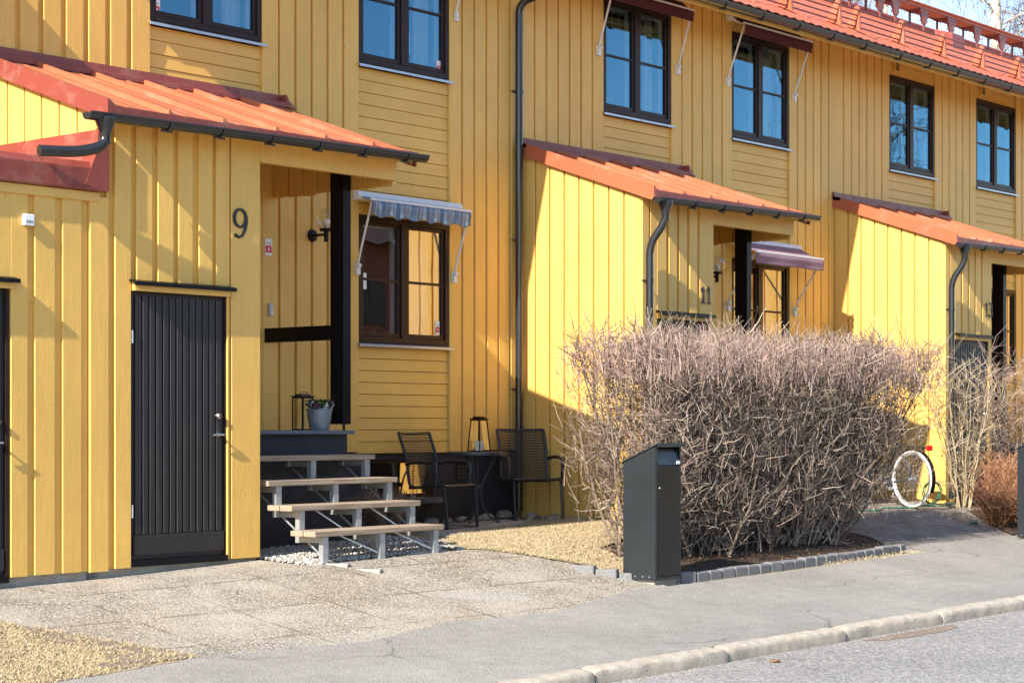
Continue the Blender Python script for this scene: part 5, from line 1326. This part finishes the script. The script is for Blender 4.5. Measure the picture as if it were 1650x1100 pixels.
# white gravel under the steps
q = random.Random(8); m = MB(); GP = [(10.72, 11.62), (10.78, 11.42), (10.92, 11.36), (11.05, 11.46), (12.35, 11.46), (12.7, 11.65), (12.95, 12.3), (12.9, 12.8), (12.35, 12.52), (10.72, 12.52)]
k = 0
while k < 8500:
    x, y = q.uniform(10.7, 12.95), 11.3+1.45*q.random()**1.2
    k += 1
    if not inpoly(x, y, GP): continue
    if x > 12.35 and q.random() < .5: continue
    r = q.uniform(.007, .0145); m.blob((x, y, terr(x, y)+q.uniform(.0, .016)), (r*q.uniform(.8, 1.3), r*q.uniform(.8, 1.2), r*.7), k, 3, 5)
o = m.build('gravel', 'pebble', fix=False, loc=(11.5, 11.9, 0)); tag(o, 'white pebble gravel under the wooden steps', 'gravel', kind='stuff')
# field stones by the wall
for i, (x, y, r, lab) in enumerate([(13.95, 13.28, .06, 'rounded stone leftmost at the plinth under the left chair'), (14.25, 13.32, .075, 'flat pinkish stone at the plinth under the left chair'), (14.5, 13.33, .055, 'small stone at the plinth left of the table legs'), (14.75, 13.36, .06, 'stone at the plinth behind the table legs'),
        (14.98, 13.36, .05, 'round stone at the plinth just right of the table legs'), (15.15, 13.38, .07, 'stone between the table and the right chair'), (15.42, 13.36, .09, 'largest stone under the right chair'), (15.68, 13.2, .06, 'stone at the corner under the right chair'), (15.82, 13.0, .05, 'stone by the end wall right of the right chair')]):
    m = MB(); m.blob((x, y, terr(x, y)+r*.35), (r*1.3, r, r*.65), i+100, 7, 12); o = m.build('field_stone', 'stone', smooth=True, loc=(x, y, terr(x, y))); tag(o, lab, 'stone', 'stones along the plinth')
# flagstone slabs on the lawn by the table
m = MB(); m.prism([(13.4, 12.45), (13.95, 12.3), (14.15, 12.7), (13.5, 12.85)], lambda x, y, z: (x, y, z+terr(x, y)), -.02, .018); o = m.build('flagstone', 'concrete', loc=(13.7, 12.6, 0), bevel=.01); tag(o, 'flat grey flagstone in front of the left chair', 'flagstone')
m = MB(); m.prism([(14.2, 12.6), (15.3, 12.62), (15.4, 13.2), (14.25, 13.25)], lambda x, y, z: (x, y, z+terr(x, y)), -.02, .014); o = m.build('flagstone', 'concrete', loc=(14.8, 12.9, 0), bevel=.01); tag(o, 'grey flagstone under the round table', 'flagstone')
# leaf litter in the beds
q = random.Random(21); m = MB()
for i in range(1900):
    if i < 1300: x, y = q.uniform(13.4, 18.0), q.uniform(9.92, 11.2)
    else: x, y = q.uniform(20.5, 23.5), q.uniform(10.1, 11.8)
    if i > 1800: x, y = q.uniform(12.6, 16), q.uniform(10.8, 12.5)
    if i < 1300 and not inpoly(x, y, [(13.6, 10.35), (13.55, 9.9), (17.66, 9.98), (18.1, 11.2), (13.3, 11.1)]): continue
    z = terr(x, y)+.014; a = q.uniform(0, 6.28); s = q.uniform(.012, .028); b = len(m.v); c, d = math.cos(a), math.sin(a); l = q.uniform(0, .014)
    m.v += [(x-c*s, y-d*s, z), (x-d*s*.5, y+c*s*.5, z+l), (x+c*s, y+d*s, z+l*.4), (x+d*s*.5, y-c*s*.5, z+l)]; m.f.append((b, b+1, b+2, b+3)); m.mi.append(0)
o = m.build('leaf_litter', 'litter', fix=False, loc=(15.6, 10.5, -.2)); tag(o, 'brown dead leaves under the hedge and shrubs', 'dead leaves', kind='stuff')
m = MB()
for j in range(5):
    a = j*1.1; m.blob((11.32+.03*math.cos(a), 7.32+.025*math.sin(a), terr(11.3, 7.3)+.014), (.035, .012, .008), j, 4, 6)
o = m.build('dead_leaf', 'litter', loc=(11.32, 7.32, -.55)); tag(o, 'single crumpled reddish leaf lying on the road near the kerb', 'leaf')
sheet('road_stain', [(12.9, 7.35), (13.6, 7.3), (14.1, 7.38), (14.2, 7.48), (13.5, 7.52), (12.8, 7.5)], 'mortar', .007, .3, .02)

q = random.Random(77); m = MB()
for i in range(1500):
    u = q.random()
    if u < .45: x, y = q.uniform(8, 19), 7.56-abs(q.gauss(0, .1))
    elif u < .7: x, y = q.uniform(7, 13), q.gauss(9.45, .14)
    elif u < .85: x, y = q.uniform(10.4, 12.9), 11.4-abs(q.gauss(0, .12))
    else: x, y = q.uniform(9, 19), q.uniform(7.8, 9.8)
    r_ = q.uniform(.0015, .004); m.blob((x, y, terr(x, y)+.005+r_*.4), (r_*1.2, r_, r_*.7), i, 3, 5)
o = m.build('grit', 'pebble', fix=False, loc=(12, 8, -.4)); tag(o, 'loose grit scattered along the kerb and the path edges', 'grit', kind='stuff')
# ------------------------------------------------------------------ trees
def birch(x, y, H, seed, label, r=.16, lean=(0, 0), z=None, twig=True):
    q = random.Random(seed); z = terr(x, y) if z is None else z
    T = thing('birch_tree', (x, y, z), label, 'tree', 'bare birches')
    pts = []; rs = []
    for k in range(15):
        f = k/14; pts.append(Vector((x+lean[0]*f+.12*math.sin(f*6+seed), y+lean[1]*f+.1*math.sin(f*5+seed*2), z+H*f))); rs.append(r*(1-f)**.8+.012)
    m = MB(); m.tube(pts, rs, 10); m.build('trunk', 'birch', T, smooth=True)
    m = MB()
    for i in range(46):
        f = .22+.75*(i/46); k = int(f*14); p = pts[k].lerp(pts[min(14, k+1)], f*14-k); a = q.uniform(0, 6.28)
        L = H*.2*(1.15-f)+.7; d = Vector((math.cos(a), math.sin(a), q.uniform(.5, 1.1))); m.m = 0
        bp = [p]; dd = d.normalized(); rr = [.05*(1.1-f)+.01]
        for s in range(6):
            dd = (dd+Vector((q.uniform(-.15, .15), q.uniform(-.15, .15), -.09))).normalized(); bp.append(bp[-1]+dd*L/6); rr.append(rr[0]*(1-(s+1)/6.5))
        m.tube(bp, rr, 5, cap=False)
        m.m = 1
        for s in range(1, 7):
            for j in range(3):
                p1 = bp[s-1].lerp(bp[s], q.random()); a = q.uniform(0, 6.28)
                bpts, d3 = limb(m, p1, (math.cos(a), math.sin(a), q.uniform(-.2, .5)), q.uniform(.4, 1.0), .008, .005, q, 3, .2, -.12)
                for c in range(2): limb(m, bpts[q.randint(1, 3)], (q.uniform(-.4, .4), q.uniform(-.4, .4), -1), q.uniform(.4, 1.3), .005, .003, q, 3, .15, -.1)
    m.build('crown', ['birch', 'birchtwig'], T, fix=False)
birch(46.5, 23.0, 17, 1, 'thick white birch trunk behind the roof, right of the roof hood', .3, (-.8, 0))
birch(50.5, 23.7, 16, 2, 'slim white birch at the top right corner behind the roof', .2, (-.4, .5))
birch(48.0, 27.5, 17, 3, 'birch behind the roof ridge left of the thick white trunk', .2, (.6, .3))
birch(46.0, 29.5, 16, 4, 'leaning birch behind the ridge above the roof hood', .2, (-.8, .4))
birch(47.5, 34.5, 17.5, 5, 'birch farthest left above the ridge', .22, (.3, .3))
birch(56.0, 33.0, 17, 6, 'distant birch in the far background', .2, (.3, .2))
birch(42.0, 2.2, 13, 7, 'birch beyond the street seen only in window reflections, nearest', .16, (.3, .2))
birch(46.5, .6, 14, 8, 'birch beyond the street seen only in window reflections, farther', .2, (-.3, .2))

# ------------------------------------------------------------------ houses across the street (seen in the panes)
def far_house(x0, x1, y1, label):
    T = thing('brown_house', ((x0+x1)/2, y1-4, -.5), label, 'house')
    y0 = y1-8; m = MB(); m.box(x0, x1, y0, y1, -.6, 6.6); m.build('wall', 'brickhouse', T)
    m = MB(); m.prism([(y0-.5, 6.4), (y1+.5, 6.4), ((y0+y1)/2, 9.4)], lambda y, z, x: (x, y, z), x0-.4, x1+.4); m.build('roof', 'tiles', T)
    x = x0+1.2
    while x < x1-1.5:
        for z in (1.1, 4.0):
            w = MB(); w.box(x, x+1.3, y1+.001, y1+.05, z, z+1.3); wo = w.build('window', 'brown', T)
            w = MB(); w.box(x+.08, x+.62, y1+.05, y1+.056, z+.08, z+1.22).box(x+.68, x+1.22, y1+.05, y1+.056, z+.08, z+1.22); w.build('pane', 'darkroom', wo)
        x += 2.8
far_house(8, 26, -12, 'reddish brown house across the street, nearer one')
far_house(30, 48, -13, 'reddish brown house across the street, farther one')

# ------------------------------------------------------------------ light, sky, camera
w = bpy.data.worlds.new('World'); S.world = w; w.use_nodes = True; nt = w.node_tree
sky = nt.nodes.new('ShaderNodeTexSky'); sky.sky_type = 'NISHITA'; sky.sun_disc = False
ld = Vector((1, .145, -.68)).normalized()          # direction the sunlight travels
elev = math.asin(-ld.z); sky.sun_elevation = elev
sky.sun_rotation = math.atan2(-ld.x, -ld.y) % (2*math.pi)
sky.air_density = 1.0; sky.dust_density = .1; sky.ozone_density = 2.2
bg = nt.nodes['Background']; nt.links.new(sky.outputs[0], bg.inputs['Color']); bg.inputs['Strength'].default_value = .13
sun = bpy.data.lights.new('sun', 'SUN'); sun.energy = 4.6; sun.angle = R(.53); sun.color = (1, .905, .77)
so = bpy.data.objects.new('sun', sun); COL.objects.link(so); so.rotation_euler = ld.to_track_quat('-Z', 'Y').to_euler(); so.location = (0, 0, 30)
cam = bpy.data.cameras.new('camera'); co = bpy.data.objects.new('camera', cam); COL.objects.link(co); S.camera = co
cam.sensor_width = 36; cam.sensor_fit = 'HORIZONTAL'; cam.lens = 3100/1650*36; cam.shift_y = 134/1650; cam.clip_end = 2000; cam.clip_start = .1
co.location = (0, 0, 1.07); co.rotation_euler = (R(90), 0, R(40.68-90))
S.view_settings.view_transform = 'Standard'; S.view_settings.look = 'None'; S.view_settings.gamma = 1; S.view_settings.exposure = 1.27
S.render.engine = 'CYCLES'
